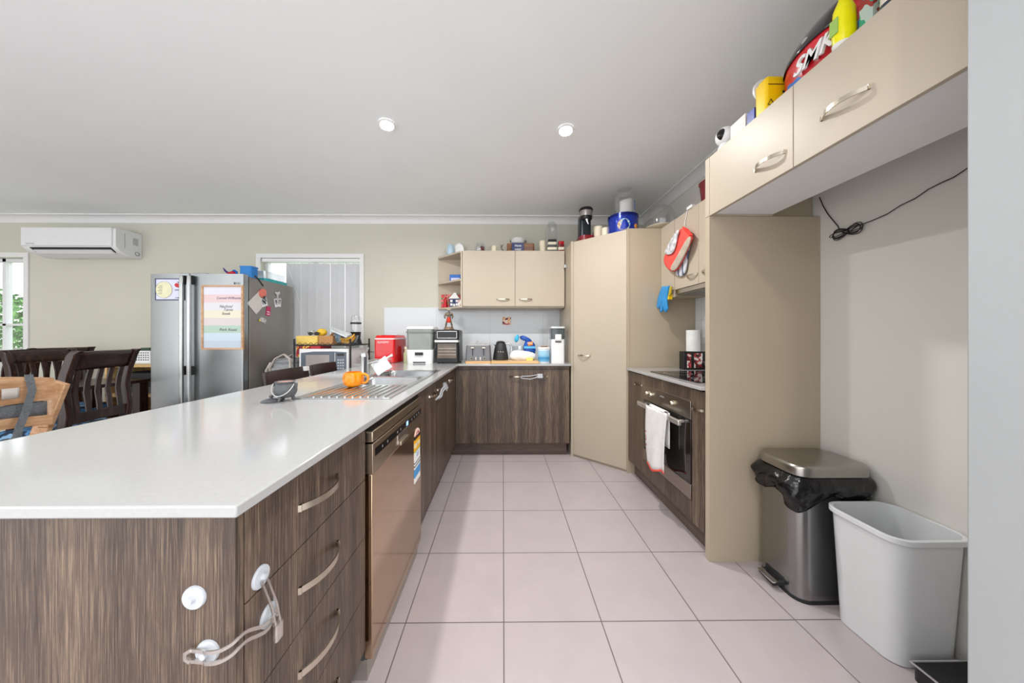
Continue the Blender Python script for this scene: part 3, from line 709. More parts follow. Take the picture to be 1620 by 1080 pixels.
# chopping board
tag(obj('chopping_board', MB().rbox(-.112, .352, 2.955, 3.33, .9005, .922, .012), board, bevel=.002), 'large pale bamboo chopping board lying on the back worktop', 'chopping board')
# kettle
p = at(792, 568, 3.12)
t = thing('kettle', 'matte black retro kettle with a chrome handle', 'kettle', (p.x, 3.17, .9222))
L_('kettle_body', MB().lathe([(.001, 0), (.078, 0), (.08, .008), (.076, .05), (.066, .11), (.055, .155), (.048, .168), (.001, .168)], seg=40), mat('matte_black', '2A2A2A', .45), t)
L_('lid', MB().lathe([(.048, .169), (.045, .182), (.03, .192), (.001, .195)], seg=40), black, t)
L_('handle', MB().tube([(.05, .02, .165), (.085, .02, .168), (.108, .02, .15), (.113, .02, .12), (.11, .02, .08)], .009, 12), chrome, t)
L_('spout', MB().prism([(-.05, .15), (-.075, .162), (-.045, .12)], -.015, .015, 'y'), black, t)
for k, ch in enumerate('SMG'): text('brand_letter', ch, .016, 'white_plastic', t, Vector(t.location)+Vector(((k-1)*.024, -.0735+abs(k-1)*.005, .085)), FRONT)
# clear container / bags
def bag(name, pts, Y, th, m, root=None, n=1):
    """soft puffed outline: px outline at depth Y"""
    P = [at(u, v, Y) for u, v in pts]; c = sum(P, Vector())/len(P); mb = MB(); rings = []
    for (k, dy) in ((.05, -.5), (.55, -.46), (.85, -.3), (1, 0), (.85, .3), (.55, .46), (.05, .5)):
        rings.append([c+(q-c)*k+Vector((random.uniform(-.003, .003), dy*th, random.uniform(-.003, .003))) for q in P])
    mb.loft(rings); return mb
t = thing('glass_jug', 'clear glass measuring jug standing behind the blue bag', 'jug', (.175, 3.24, .9222))
L_('jug_glass', MB().lathe([(.001, 0), (.062, 0), (.066, .01), (.074, .14), (.072, .14), (.062, .012), (.001, .006)], seg=36), plasticclear, t)
L_('jug_handle', MB().tube([(-.07, 0, .13), (-.10, 0, .125), (-.108, 0, .08), (-.095, 0, .04), (-.068, 0, .035)], .006, 8), plasticclear, t)
crink = mat('white_film', 'E4E4E4', .3, var=.03, bump=.8, bscale=30)
tag(obj('plastic_wrap_bag', bag('b', [(806, 558), (812, 552), (828, 554), (845, 556), (850, 562), (849, 570), (830, 571), (810, 571), (804, 566)], 3.13, .10, crink), crink, subd=1), 'crumpled white plastic bag lying on the chopping board', 'bag')
bl = mat('blue_film', '1B4FA6', .35, var=.12, scale=30, bump=.5, bscale=40)
t = thing('wipes_bag', 'royal blue snack bag with an orange logo behind the chopping board', 'bag', (.27, 3.20, .96))
obj('bag_body', bag('b', [(829, 538), (836, 538), (846, 540), (848, 548), (849, 561), (838, 562), (829, 562), (827, 554)], 3.2, .07, bl), bl, t, subd=1)
obj('bag_neck', bag('b', [(821, 531), (828, 529), (837, 534), (845, 540), (838, 543), (830, 539), (822, 537)], 3.21, .05, bl), bl, t, subd=1)
obj('logo', bag('b', [(834, 541), (842, 539.5), (843, 545), (836, 547)], 3.158, .01, orange), orange, t)
text('print', 'PUFFS', .02, 'white_plastic', t, at(838.5, 543, 3.150), FRONT)
obj('label_band', MB().box(at(829, 549, 3.16).x, at(847, 549, 3.16).x, 3.157, 3.165, at(829, 551, 3.16).z, at(829, 547.5, 3.16).z), mat('sky_blue', '5AB0E8', .4), t)
cy = mat('cyan_plastic', '3FB4DC', .35, var=.05)
tag(obj('cyan_clip_bag', bag('b', [(813, 537), (815, 531), (820, 527), (822, 532), (821, 540), (815, 543)], 3.18, .05, cy), cy, subd=1), 'bright cyan twisted bag end above the white plastic bag', 'bag')
t = thing('capped_packet', 'yellow-capped packet under the blue bag', 'packet', (.27, 3.10, .9222))
L_('packet', MB().rbox(-.035, .035, -.02, .03, 0, .028, .008), mat('pale_yellow', 'F0D878', .4), t)
p = at(861, 575, 3.05)
t = thing('formula_tub', 'light blue round tub with a white lid on the back worktop', 'tub', (p.x, 3.09, .90))
L_('tub_body', MB().lathe([(.001, 0), (.056, 0), (.058, .004), (.058, .135), (.001, .135)], seg=36), stripes('tub_print', [(0, 'E4EEF4'), (.1, '6FB4DC'), (.25, '4A9BD0'), (.45, '8CC6E6'), (.6, '9FD0EA'), (.9, 'D6E8F2')], 'z', 0, .135), t)
L_('lid', MB().lathe([(.06, .135), (.061, .139), (.061, .152), (.058, .156), (.001, .156)], seg=36), white, t)
L_('lid_scoop', MB().box(-.03, .04, -.02, .02, .1565, .166), mat('brown_bar', '8A5A40', .5), t, bevel=.003)
p = at(883, 577, 3.05)
t = thing('formula_machine', 'white formula machine with a dark clear tank beside the pantry', 'appliance', (p.x, 3.12, .90))
L_('machine_body', MB().rbox(-.066, .066, -.07, .10, 0, .235, .02), white, t)
L_('water_tank', MB().rbox(-.064, .07, -.06, .10, .236, .345, .02), mat('dark_tank', '50585A', .1, var=.1, scale=6), t)
L_('tank_lid', MB().rbox(-.068, .072, -.07, .102, .345, .362, .02), mat('pale_lid', 'D4DADA', .2), t)
L_('nozzle', MB().rbox(-.032, .032, -.095, -.06, .228, .285, .012), white, t)
L_('dark_slot', MB().box(-.03, .03, -.0725, -.069, .205, .215), blackm, t)
L_('side_tube', MB().tube([(-.075, -.02, .30), (-.085, -.02, .22), (-.08, -.02, .1), (-.07, -.02, .06)], .005, 8), plasticclear, t)
# picture tile on the splashback
t = thing('picture_tile', 'small colourful picture tile stuck on the splashback', 'picture', (at(801.5, 513, 3.56).x, 3.555, at(801, 513.5, 3.56).z))
L_('picture', MB().box(-.048, .048, 0, .011, 0, .09), blotch('pic', ['3A2018', 'C02A18', 'E8E2D8', 'F0A020', '502818'], 22, .4), t, bevel=.002)
for k, u in enumerate((801, 833)):
    p = at(u, 487, 3.5)
    h = thing('cupboard_hook', 'small white hook under the wall cupboard, %s one' % ('left' if k == 0 else 'right'), 'hook', (p.x, 3.45, CZ0-.0005), 0, 'hooks under the wall cupboard')
    L_('hook_wire', MB().tube([(0, 0, 0), (0, 0, -.02), (0, -.01, -.03), (0, -.006, -.045), (0, .006, -.05)], .003, 8), white, h)
# ---- shelf contents
def tiny(name, label, cat, mb, m, **k): return tag(obj(name, mb, m, **k), label, cat)
p = at(718, 441.5, 3.42); z0 = 1.7735
t = thing('biscuit_packet', 'blue and white packet on the middle open shelf', 'packet', (-.535, 3.47, z0))
L_('packet', MB().rbox(-.062, .062, -.03, .03, 0, .082, .01), blue, t); L_('pale_print', MB().box(-.045, .05, -.0315, -.0295, .01, .045), mat('pale_lilac', 'D8D4F0', .5), t)
z0 = CZ0+.0185
t = thing('gift_box', 'red and green festive box at the back of the bottom open shelf', 'box', (-.60, 3.53, z0))
L_('box', MB().box(-.105, .12, -.012, .012, 0, .155), blotch('festive', ['A01C20', 'C83038', '3F6B3A', 'D86868', '8E1A20'], 14, .5), t, bevel=.002)
t = thing('house_ornament', 'navy toy house with a white roof on the bottom open shelf', 'ornament', (-.545, 3.465, z0))
L_('house_walls', MB().box(-.05, .05, -.03, .03, 0, .10), navy, t); L_('house_roof', MB().prism([(-.06, .10), (.06, .10), (.025, .15), (.022, .165), (-.005, .165), (-.008, .155)], -.034, .034, 'y'), whitem, t)
for (x, z) in ((-.03, .02), (-.03, .06), (.03, .02), (.03, .06), (0, .015)): L_('house_window', MB().box(x-.012, x+.012, -.0325, -.029, z, z+.026), whitem, t)
t = thing('gift_tin', 'white and red patterned tin beside the toy house', 'tin', (-.478, 3.44, z0))
L_('tin', MB().box(-.022, .022, -.03, .03, 0, .085), blotch('tinpat', ['F0ECEA', 'F0ECEA', 'A82A24', 'F0ECEA'], 30, .5), t, bevel=.002)
t = thing('santa_ornament', 'little red pointed ornament at the left of the bottom open shelf', 'ornament', (-.655, 3.50, z0))
L_('robe', MB().lathe([(.022, 0), (.024, .01), (.014, .09), (.001, .13)], seg=20), red, t)
# ---- on top of the wall cupboard
ZT = CZ1+.0005
def on(u, Y=3.4): return at(u, 396, Y).x
t = thing('blue_jar', 'pale blue rounded jar on top of the open shelf', 'jar', (on(713, 3.46), 3.47, ZT)); L_('jar', MB().lathe([(.001, 0), (.03, 0), (.045, .03), (.044, .06), (.035, .08), (.001, .08)], seg=28), mat('pale_blue', 'B4CFE0', .3), t)
L_('rim', MB().lathe([(.035, .08), (.038, .084), (.035, .09), (.001, .09)], seg=28), mat('pale_blue', 'B4CFE0', .3), t)
t = thing('white_plate', 'white oval plate standing up on top of the open shelf', 'plate', (on(725, 3.44), 3.50, ZT)); L_('plate', MB().lathe([(.001, -.004), (.045, -.006), (.052, -.016), (.054, -.014), (.046, .002), (.001, .004)], (0, 0, .062), 36, True, 'y', 1, 1.1), white, t)
L_('plate_foot', MB().box(-.03, .03, -.02, .03, 0, .012), white, t)
t = thing('rose_terrarium', 'round glass bowl of dried red roses on the wall cupboard', 'bowl', (on(759), 3.42, ZT))
L_('glass_bowl', MB().lathe([(.03, 0), (.055, .02), (.064, .05), (.055, .08), (.035, .098), (.033, .097), (.053, .079), (.061, .05), (.052, .022), (.001, .004)], seg=36), glass, t)
for (x, y, z) in ((.02, -.01, .028), (.04, .01, .03), (.022, -.015, .055), (.0, .015, .03), (.035, -.01, .05)): L_('rose', MB().ball((x, y, z), .018, seg=12, n=8), mat('dried_rose', '6E1428', .7, var=.3, scale=60), t)
t = thing('pillar_candle', 'short cream candle on the wall cupboard, left of the antlers', 'candle', (on(782), 3.38, ZT)); L_('wax', MB().lathe([(.001, 0), (.03, 0), (.031, .004), (.031, .052), (.027, .056), (.001, .053)], seg=28), cream, t); L_('wick', MB().cyl((0, 0, .053), .0012, .008, seg=6), blackm, t)
t = thing('antler_ornament', 'small twig-like deer ornament on the wall cupboard', 'ornament', (on(794), 3.38, ZT))
tw = mat('twig', '6E6860', .6)
L_('body', MB().tube([(.01, 0, 0), (.008, 0, .03), (-.004, 0, .045), (.0, 0, .07)], [.004, .006, .005, .003], 8), tw, t)
for q in ((-.014, .075), (.014, .08), (-.018, .055)): L_('branch', MB().tube([(-.002, 0, .05), (q[0], 0, q[1])], [.003, .0015], 6), tw, t)
t = thing('ceramic_tureen', 'white lidded tureen with two handles on the wall cupboard', 'tureen', (on(820), 3.45, ZT+.1155))
L_('bowl', MB().lathe([(.001, 0), (.04, 0), (.07, .025), (.078, .05), (.074, .05), (.001, .03)], seg=36), white, t); L_('lid', MB().lathe([(.077, .051), (.06, .078), (.02, .09), (.001, .092)], seg=36), white, t)
for s in (-1, 1): L_('side_handle', MB().tube([(s*.072, 0, .052), (s*.09, 0, .058), (s*.092, 0, .045), (s*.07, 0, .035)], .005, 8), darkg, t)
tiny('wooden_crate', 'low brown wooden box under the tureen', 'box', MB().rbox(on(802), on(845), 3.36, 3.54, ZT, ZT+.115, .02), grain('walnut', '5A3420', '7E4E2C', 'A06A40', axis='x', fine=30))
t = thing('navy_sign', 'little navy block sign with pale lettering in front of the tureen', 'sign', (on(819, 3.32), 3.31, ZT)); L_('block', MB().box(-.058, .058, -.012, .012, 0, .072), navy, t, bevel=.002)
text('lettering', 'Home\nsweet', .026, 'white_plastic', t, Vector(t.location)+Vector((0, -.013, .036)), FRONT, shear=.3)
t = thing('pillar_candle', 'tall cream candle on the wall cupboard under the glass dome side', 'candle', (on(858), 3.38, ZT)); L_('wax', MB().lathe([(.001, 0), (.033, 0), (.034, .004), (.034, .11), (.03, .114), (.001, .11)], seg=28), cream, t); L_('wick', MB().cyl((0, 0, .11), .0012, .01, seg=6), blackm, t)
t = thing('glass_cloche', 'tall narrow clear glass dome at the right of the wall cupboard', 'cloche', (on(873, 3.47), 3.48, ZT)); L_('dome', MB().lathe([(.064, 0), (.064, .22), (.058, .255), (.04, .28), (.02, .29), (.001, .292)], seg=40, cap=False), glass, t)
t = thing('striped_ornament', 'stacked black and cream striped ornament on the wall cupboard', 'ornament', (on(873, 3.33), 3.33, ZT))
for k in range(5): L_('layer', MB().rbox(-.046+k*.003, .046-k*.002, -.03, .03, k*.019, k*.019+.018, .01), [darkg, cream][k % 2] if k < 4 else blackm, t)
t = thing('striped_ornament', 'stacked red and cream striped ornament beside the black striped one', 'ornament', (on(887, 3.34), 3.34, ZT))
for k in range(4): L_('layer', MB().rbox(-.035+k*.003, .038-k*.002, -.03, .03, k*.022, k*.022+.021, .01), [maroon, cream][k % 2] if k < 3 else red, t)
# ---- on top of the pantry
ZP = PT+.0005
t = thing('coffee_machine', 'tall black pod coffee machine with a chrome collar and red drip base', 'coffee machine', (.815, 3.02, ZP))
L_('drip_base', MB().rbox(-.075, .07, -.11, .10, 0, .045, .05), maroon, t)
L_('column', MB().rbox(-.06, .055, -.03, .09, .046, .26, .03, .96), mat('black_navy', '1A2028', .3), t)
L_('head', MB().lathe([(.05, .215), (.058, .225), (.06, .245), (.06, .248)], (0, -.02, 0), 32), black, t)
L_('chrome_collar', MB().lathe([(.062, .249), (.062, .30), (.06, .302)], (0, -.02, 0), 32), steel, t)
L_('top_cap', MB().lathe([(.066, .302), (.068, .316), (.06, .33), (.001, .335)], (0, -.02, 0), 32), black, t)
L_('outlet', MB().tube([(0, -.05, .215), (.004, -.055, .19), (.014, -.058, .165)], [.018, .010, .006], 10), chrome, t)
t = thing('pillar_candle', 'cream candle on the pantry, the taller of the two beside the coffee machine', 'candle', (.935, 2.99, ZP)); L_('wax', MB().lathe([(.001, 0), (.044, 0), (.045, .145), (.04, .149), (.001, .146)], seg=28), cream, t)
t = thing('pillar_candle', 'cream candle on the pantry, the shorter of the two beside the biscuit tin', 'candle', (.958, 2.86, ZP)); L_('wax', MB().lathe([(.001, 0), (.031, 0), (.032, .088), (.028, .092), (.001, .09)], seg=28), cream, t)
t = thing('pink_box', 'dusty pink round box behind the two pantry candles', 'box', (1.02, 3.16, ZP)); L_('box', MB().cyl((0, 0, 0), .09, .15), mat('dusty_pink', 'A85868', .4), t)
t = thing('biscuit_tin', 'round royal blue biscuit tin on top of the pantry', 'tin', (1.10, 2.80, ZP))
L_('tin_body', MB().lathe([(.001, 0), (.128, 0), (.13, .004), (.13, .15), (.001, .15)], seg=48), mat('tin_blue', '1432A0', .2, .3, coat=.4), t)
L_('lid_rim', MB().lathe([(.133, .145), (.134, .168), (.128, .172), (.001, .170)], seg=48), mat('tin_navy', '0C1E70', .2, .4), t)
cv = MB()
def onc(a, z, r=.1312): return (r*math.sin(R(a)), -r*math.cos(R(a)), z)
vsq = [cv.v(onc(-18+24*math.cos(R(q)), .062+.052*math.sin(R(q)))) for q in range(0, 360, 15)]; cv.f(vsq)
L_('medallion', cv, blotch('medal', ['B89A80', 'D8C8B8', '6AB8E0', 'F0EEEA'], 26, .4), t, solid=.002)
cv = MB(); cv.f([cv.v(onc(36+11*math.cos(R(q)), .05+.022*math.sin(R(q)))) for q in range(0, 360, 15)])
L_('biscuit_picture', cv, mat('biscuit', 'E0953A', .6), t, solid=.002)
t = thing('glass_jar', 'large clear glass jar with a paper inside, standing on the blue tin', 'jar', (1.11, 2.79, ZP+.173))
L_('jar_glass', MB().lathe([(.001, 0), (.08, 0), (.09, .01), (.09, .16), (.08, .19), (.06, .205), (.058, .225), (.062, .228), (.062, .245), (.001, .248)], seg=40, cap=False), glassmat('jar_glass', (.95, .96, .97), .05, .84), t)
L_('paper_inside', MB().grid(lambda u, v: (.07*math.sin(-1+2*u), -.07*math.cos(-1+2*u), .01+v*(.11+.03*u)), 10, 3), whitem, t, solid=.001)
L_('blue_strip', MB().box(.079, .083, -.03, -.02, .05, .14), blue, t)
t = thing('cake_dome', 'clear cake dome on a cream stand at the right of the pantry top', 'cake stand', (1.42, 2.745, ZP))
L_('stand_foot', MB().lathe([(.06, 0), (.04, .004), (.03, .032), (.001, .033)], seg=32), cream, t)
L_('stand_plate', MB().lathe([(.03, .032), (.12, .04), (.138, .052), (.135, .056), (.001, .046)], seg=40), cream, t)
L_('dome', MB().lathe([(.118, .056), (.122, .11), (.115, .17), (.09, .22), (.05, .248), (.001, .258)], seg=40, cap=False), plasticclear, t)
t = thing('maroon_pot', 'glossy maroon pot on top of the cooktop wall cupboard', 'pot', (1.485, 2.13, 2.0835)); L_('pot', MB().lathe([(.001, 0), (.075, 0), (.08, .005), (.095, .15), (.10, .155), (.10, .163), (.094, .163), (.072, .01), (.001, .008)], seg=40), mat('gloss_maroon', '701018', .12, coat=.5), t)
# ---- mitts
def prismX(pts, X, th, puff=.35):
    P = [atX(u, v, X) for u, v in pts]; c = sum(P, Vector())/len(P); mb = MB(); rings = []
    for (k, d) in ((.05, .5), (.7, .5), (.93, .4), (1, .15), (1, -.15), (.93, -.4), (.7, -.5), (.05, -.5)):
        rings.append([c+(q-c)*k+Vector((d*th, 0, 0)) for q in P])
    return mb.loft(rings)
hk = thing('over_door_hook', 'thin white over-door hook at the top of the cooktop cupboard', 'hook', (1.345, 2.26, 2.0))
obj('hook_wire', MB().tube([atX(1083, 357, 1.335), atX(1083.5, 352, 1.345), atX(1086, 340, 1.345), atX(1087.5, 331, 1.345)], .0025, 8), white, hk)
obj('hook_clip', MB().rbox(1.340, 1.375, atX(1096, 330, 1.35).y, atX(1088, 330, 1.35).y, 2.0845, 2.105, .005), white, hk)
coral = mat('coral_fabric', 'E8544A', .85, var=.1, bump=.3, bscale=150)
quilt = mat('quilted_grey', 'C4C4C8', .85, var=.35, scale=35, bump=.5, bscale=60)
t = thing('oven_mitt', 'coral red oven mitt with a taupe band hanging on the cupboard hook', 'oven mitt', (1.31, 2.3, 1.67))
obj('mitt', prismX([(1079, 357), (1086, 360), (1096, 372), (1096, 376), (1089, 392), (1079, 415), (1072, 428), (1065, 431), (1057, 426), (1051, 418), (1050, 408), (1056, 396), (1066, 380)], 1.312, .03), coral, t, subd=1)
obj('taupe_band', prismX([(1090, 370), (1096, 375), (1086, 398), (1074, 421), (1067, 430), (1058, 427), (1066, 415), (1078, 394)], 1.299, .014), mat('taupe_fabric', 'B5A898', .9, var=.1), t, subd=1)
obj('bright_cuff', prismX([(1080, 358), (1087, 361), (1096, 372), (1091, 373), (1084, 366)], 1.302, .012), mat('bright_red_cuff', 'F03A30', .8), t)
tag(obj('pot_holder', prismX([(1077, 358), (1072, 372), (1070, 386), (1066, 399), (1061, 403), (1053, 403), (1051, 399), (1057, 388), (1066, 370)], 1.286, .014), quilt, subd=1), 'pale grey quilted pot holder hanging in front of the coral mitt', 'pot holder')
t = thing('oven_mitt', 'blue-grey striped oven mitt hanging behind the coral mitt', 'oven mitt', (1.335, 2.27, 1.65))
obj('mitt', prismX([(1091, 374), (1093, 384), (1088, 402), (1087, 420), (1084, 433), (1078, 438), (1071, 437), (1068, 431), (1073, 418), (1080, 400)], 1.334, .018), stripes('mitt_stripes', [(0, 'C9CCD2'), (.15, '5C6684'), (.22, 'C9CCD2'), (.38, '5C6684'), (.45, 'C9CCD2'), (.6, '5C6684'), (.68, 'C9CCD2'), (.85, '5C6684')], 'y', -.12, .12, .85), t, subd=1)
# gloves
t = thing('rubber_gloves', 'pair of blue rubber gloves with yellow lining hanging below the narrow cupboard', 'gloves', (1.33, 2.55, 1.37))
gb = mat('glove_blue', '2E8FD0', .35, var=.08, bump=.2, bscale=60)
obj('glove', prismX([(1048, 453), (1059, 452), (1057, 464), (1055, 475), (1056.5, 488), (1053.5, 494), (1051.5, 487), (1050.5, 477), (1049, 491), (1045.5, 494), (1045.5, 479), (1043, 488), (1039.5, 486), (1041, 474), (1044, 463)], 1.315, .022), gb, t)
obj('yellow_lining', prismX([(1057, 454), (1063, 453), (1062, 464), (1058, 471), (1055, 470)], 1.325, .014), mat('mustard', 'B8A030', .7), t)
obj('peg', MB().box(1.318, 1.3475, 2.425, 2.44, 1.46, 1.50), yellow, t)
# paper towel, box, bowl by the cooktop
t = thing('spice_box', 'black tin box with red and white labels beside the cooktop', 'box', (1.535, 2.47, .9002))
obj('box', MB().box(1.445, 1.62, 2.43, 2.50, .9002, 1.045), black, t, bevel=.004)
mb = MB().box(1.468, 1.50, 2.427, 2.4305, .915, 1.03); obj('red_label', mb, blotch('lab1', ['E8E4E0', 'B81C24', '2A1816', 'D04850'], 40, .4), t)
mb = MB().box(1.525, 1.59, 2.427, 2.4305, .915, 1.03); obj('white_label', mb, blotch('lab2', ['E8E4E0', 'E8E4E0', 'B83030', '3A3030'], 30, .4), t)
t = thing('paper_towel_roll', 'white paper towel roll standing on the black tin box', 'paper towel', (1.545, 2.475, 1.0455)); L_('roll', MB().lathe([(.012, 0), (.05, 0), (.05, .17), (.012, .17)], seg=36), mat('paper', 'ECECEA', .9, bump=.1, bscale=150), t); L_('core', MB().lathe([(.012, -.0), (.012, .172), (.01, .172), (.01, 0)], seg=20, cap=False), board, t)
t = thing('mortar_bowl', 'small slate grey bowl beside the cooktop, half behind the tall panel', 'bowl', (1.60, 2.345, .9052)); L_('bowl', MB().lathe([(.001, 0), (.022, 0), (.03, .012), (.045, .05), (.048, .065), (.044, .065), (.03, .02), (.001, .01)], seg=32), darkg, t)
# tea towel on the oven handle
cot = blotch('towel_print', ['E6E4E2', 'E6E4E2', 'E9E7E5', 'C83A3A'], 14, .95, (1, 1, .6))
def tw_(u, v):
    y = 2.095-.215*u+.012*math.sin(v*3); s = v*.42
    z = .695-(.385+.02*math.sin(u*5))*v; x = .994-.004*math.sin(u*11+v*3)-.006*math.sin(u*6)
    return (x, y+(1-v)*(.02-.04*u), z)
t = thing('tea_towel', 'white tea towel with a red hem hanging over the oven handle', 'towel', (1.0, 1.98, .68))
whitec = mat('white_cotton', 'E4E2E0', .95, var=.03, bump=.3, bscale=90)
obj('towel_front', MB().grid(tw_, 22, 20), whitec, t, solid=.005)
obj('towel_fold', MB().grid(lambda u, v: (.994+.034*v, 2.08-.185*u, .695+.008*math.sin(v*math.pi)), 12, 6), whitec, t, solid=.005)
obj('towel_back', MB().grid(lambda u, v: (1.030, 2.085-.2*u, .692-.22*v), 12, 6), whitec, t, solid=.004)
obj('red_hem', MB().grid(lambda u, v: tuple(Vector(tw_(u, 1.0+v*.02))+Vector((-.001, 0, -.004*v))), 22, 1), coral, t, solid=.007)
obj('red_print', MB().grid(lambda u, v: tuple(Vector(tw_(.02+.05*u, .45+.4*v))+Vector((-.0035, 0, 0))), 3, 8), blotch('print_red', ['E6E4E2', 'E6E4E2', 'C83A3A', 'E6E4E2'], 40, .9), t)

def stretch(label, kz, k=1.0):
    for o in S.objects:
        if o.parent is None and o.get('label') == label: o.scale = (k, k, kz); return
    raise ValueError(label)
stretch('pale blue rounded jar on top of the open shelf', 1.35)
stretch('white oval plate standing up on top of the open shelf', 1.35, 1.0)
stretch('round glass bowl of dried red roses on the wall cupboard', 1.4)
stretch('short cream candle on the wall cupboard, left of the antlers', 1.6)
stretch('small twig-like deer ornament on the wall cupboard', 1.45, 1.3)
stretch('tall cream candle on the wall cupboard under the glass dome side', 1.28)
stretch('tall narrow clear glass dome at the right of the wall cupboard', 1.36, 1.1)
stretch('stacked black and cream striped ornament on the wall cupboard', 1.5, 1.2)
stretch('stacked red and cream striped ornament beside the black striped one', 1.45)
stretch('little navy block sign with pale lettering in front of the tureen', 1.45, 1.1)
# ================================================================== FRIDGE
fst = mat('fridge_steel', 'A2A6A8', .36, 1, var=.03, scale=8, stretch=(1, 1, .3))
fsd = mat('fridge_side', '8B8680', .4, .5, var=.03, scale=4)
FX0, FX1, FXM, FYF, FYB, FH = -3.27, -2.415, -2.912, 2.87, 3.55, 1.745
t = thing('fridge', 'large stainless side-by-side fridge against the back wall', 'fridge', ((FX0+FX1)/2, 3.2, 0))
obj('fridge_body', MB().box(FX0+.004, FX1, FYF+.075, FYB, .02, FH-.015), fsd, t, bevel=.004)
obj('foot_rail', MB().box(FX0+.03, FX1-.03, FYF+.09, FYB-.02, 0, .02), blackm, t)
dl = obj('door', MB().rbox(FX0, FXM-.004, FYF, FYF+.065, .06, FH, .012), fst, t, label='narrow left freezer door')
dr = obj('door', MB().rbox(FXM+.004, FX1+.002, FYF, FYF+.065, .06, FH, .012), fst, t, label='wide right fridge door')
obj('door_gasket', MB().box(FX0+.01, FX1-.008, FYF+.065, FYF+.075, .07, FH-.01), blackm, t)
obj('hinge_cover', MB().box(FX0+.25, FX1-.35, FYF+.02, FYF+.2, FH-.002, FH+.012), mat('hinge_grey', '9A9C9E', .5), t, bevel=.003)
hb = mat('handle_bar', 'BEC0C0', .28, .9)
for par, x in ((dl, FXM-.032), (dr, FXM+.036)):
    h = sub('handle', MB().tube([(x, FYF-.03, .35), (x, FYF-.035, .45), (x, FYF-.035, FH-.10), (x, FYF-.03, FH-.02)], 0, flat=(.03, .026), up=(1, 0, 0)), hb, par, bevel=.006)
    for z in (FH-.06, .85, .38): sub('handle_mount', MB().box(x-.018, x+.018, FYF-.03, FYF-.001, z-.04, z+.04), blackm, par)
lg = at(375, 448, FYF-.001)
text('brand', 'LG', .028, 'dark_grey', dr, (lg.x+.012, FYF-.0015, lg.z), FRONT); sub('brand_disc', MB().cyl((lg.x-.022, FYF-.0015, lg.z), .010, .0016, 'y', 20), darkg, dr)
# menu board
a = at(319, 553, FYF-.012); b = at(385, 451, FYF-.012)
t = thing('menu_board', 'wood-framed weekly menu board with pastel bands on the right fridge door', 'menu board', ((a.x+b.x)/2, FYF-.001, a.z))
w_, h_ = (b.x-a.x)/2, b.z-a.z
L_('frame', MB().frame(-w_, w_, 0, h_, .016, -.018, -.001), beech, t, bevel=.001)
L_('writing_panel', MB().box(-w_+.01, w_-.01, -.010, -.001, .01, h_-.01), stripes('pastel_bands', [(0, 'BFCBD8'), (.125, 'C4D6E2'), (.25, 'AFC8B8'), (.37, 'D6CBCB'), (.49, 'E2DDC6'), (.61, 'DAD9DE'), (.74, 'E0C6C8'), (.87, 'DCDCE8')], 'z', .012, h_-.012, .35), t)
ink = mat('marker_ink', '4A3F52', .6, var=0)
for k, (fz, body, fx_) in enumerate(((.80, 'Corned W/Risotto', .06), (.67, 'Nachos/', .03), (.62, 'Tacos', .05), (.56, 'Steak', .03), (.31, 'Pork Roast', .05))):
    text('handwriting', body, .036 if k else .03, ink, t, Vector(t.location)+Vector((fx_, -.0105, h_*fz)), FRONT, shear=.25)
# calendar board
a = at(246, 474, FYF-.008); b = at(290, 441, FYF-.008)
t = thing('wheel_chart', 'white magnetic board with a yellow wheel chart on the left fridge door', 'chart', ((a.x+b.x)/2, FYF-.001, a.z))
w_, h_ = (b.x-a.x)/2, b.z-a.z
L_('board', MB().box(-w_, w_, -.006, 0, 0, h_), mat('chart_white', 'D6D8EE', .4, var=.01), t); L_('dark_border', MB().frame(-w_-.004, w_+.004, -.004, h_+.004, .008, -.008, 0), mat('border_navy', '3A4060', .5), t)
L_('wheel', MB().cyl((-.05, -.008, h_*.48), .076, .002, 'y', 40), mat('wheel_yellow', 'DEDCB8', .5), t); L_('wheel_outline', MB().lathe([(.077, -.009), (.077, -.006), (.074, -.006), (.074, -.009)], (-.05, 0, h_*.48), 40, False, 'y'), mat('outline', '8A8A98', .5), t)
L_('red_shape', MB().prism([(.045, .14), (.06, .155), (.085, .15), (.11, .135), (.118, .11), (.10, .10), (.075, .115), (.055, .12)], -.008, -.006, 'y'), red, t)
for q in ((.075, .165, .115, .135), (.05, .09, .115, .09)): L_('navy_stroke', MB().tube([(q[0], -.007, q[1]), (q[2], -.007, q[3])], .0035, 6), navy, t)
for k in range(6): L_('printed_line', MB().box(-.105+.01*(k % 2), -.065, -.0088, -.0080, .055+k*.014, .058+k*.014), ink, t)
text('caption', 'SCHEDULE', .012, ink, t, Vector(t.location)+Vector((.085, -.0085, .018)), FRONT)
# things on the fridge side, plane x = FX1
SXF = FX1+.001
def side(pts, x0, x1):
    return MB().prism([tuple(atX(u, v, FX1)[1:]) for u, v in pts], x0, x1, 'x')
paper = mat('paper_white', 'DCD6D2', .8, var=.02)
tag(obj('invitation_card', side([(390.5, 479.5), (410, 460), (415.5, 485), (405, 497)], SXF, SXF+.002), paper), 'off-white square card hung on the fridge side by the coral magnet', 'card')
t = thing('round_magnet', 'round coral clip magnet on the fridge side', 'magnet', tuple(atX(414.5, 464, FX1)))
obj('disc', side([(414.4+5.4*math.cos(R(q)), 463.5+7*math.sin(R(q))) for q in range(0, 360, 20)], SXF+.002, SXF+.012), mat('coral_plastic', 'E8786A', .4), t); obj('clip', side([(414.5, 468), (417.5, 468), (417.5, 472), (414.5, 472)], SXF+.002, SXF+.018), darkg, t)
photo = blotch('photo', ['1E2024', 'D8D8DC', '3A3C42', 'B8B4BC'], 25, .4)
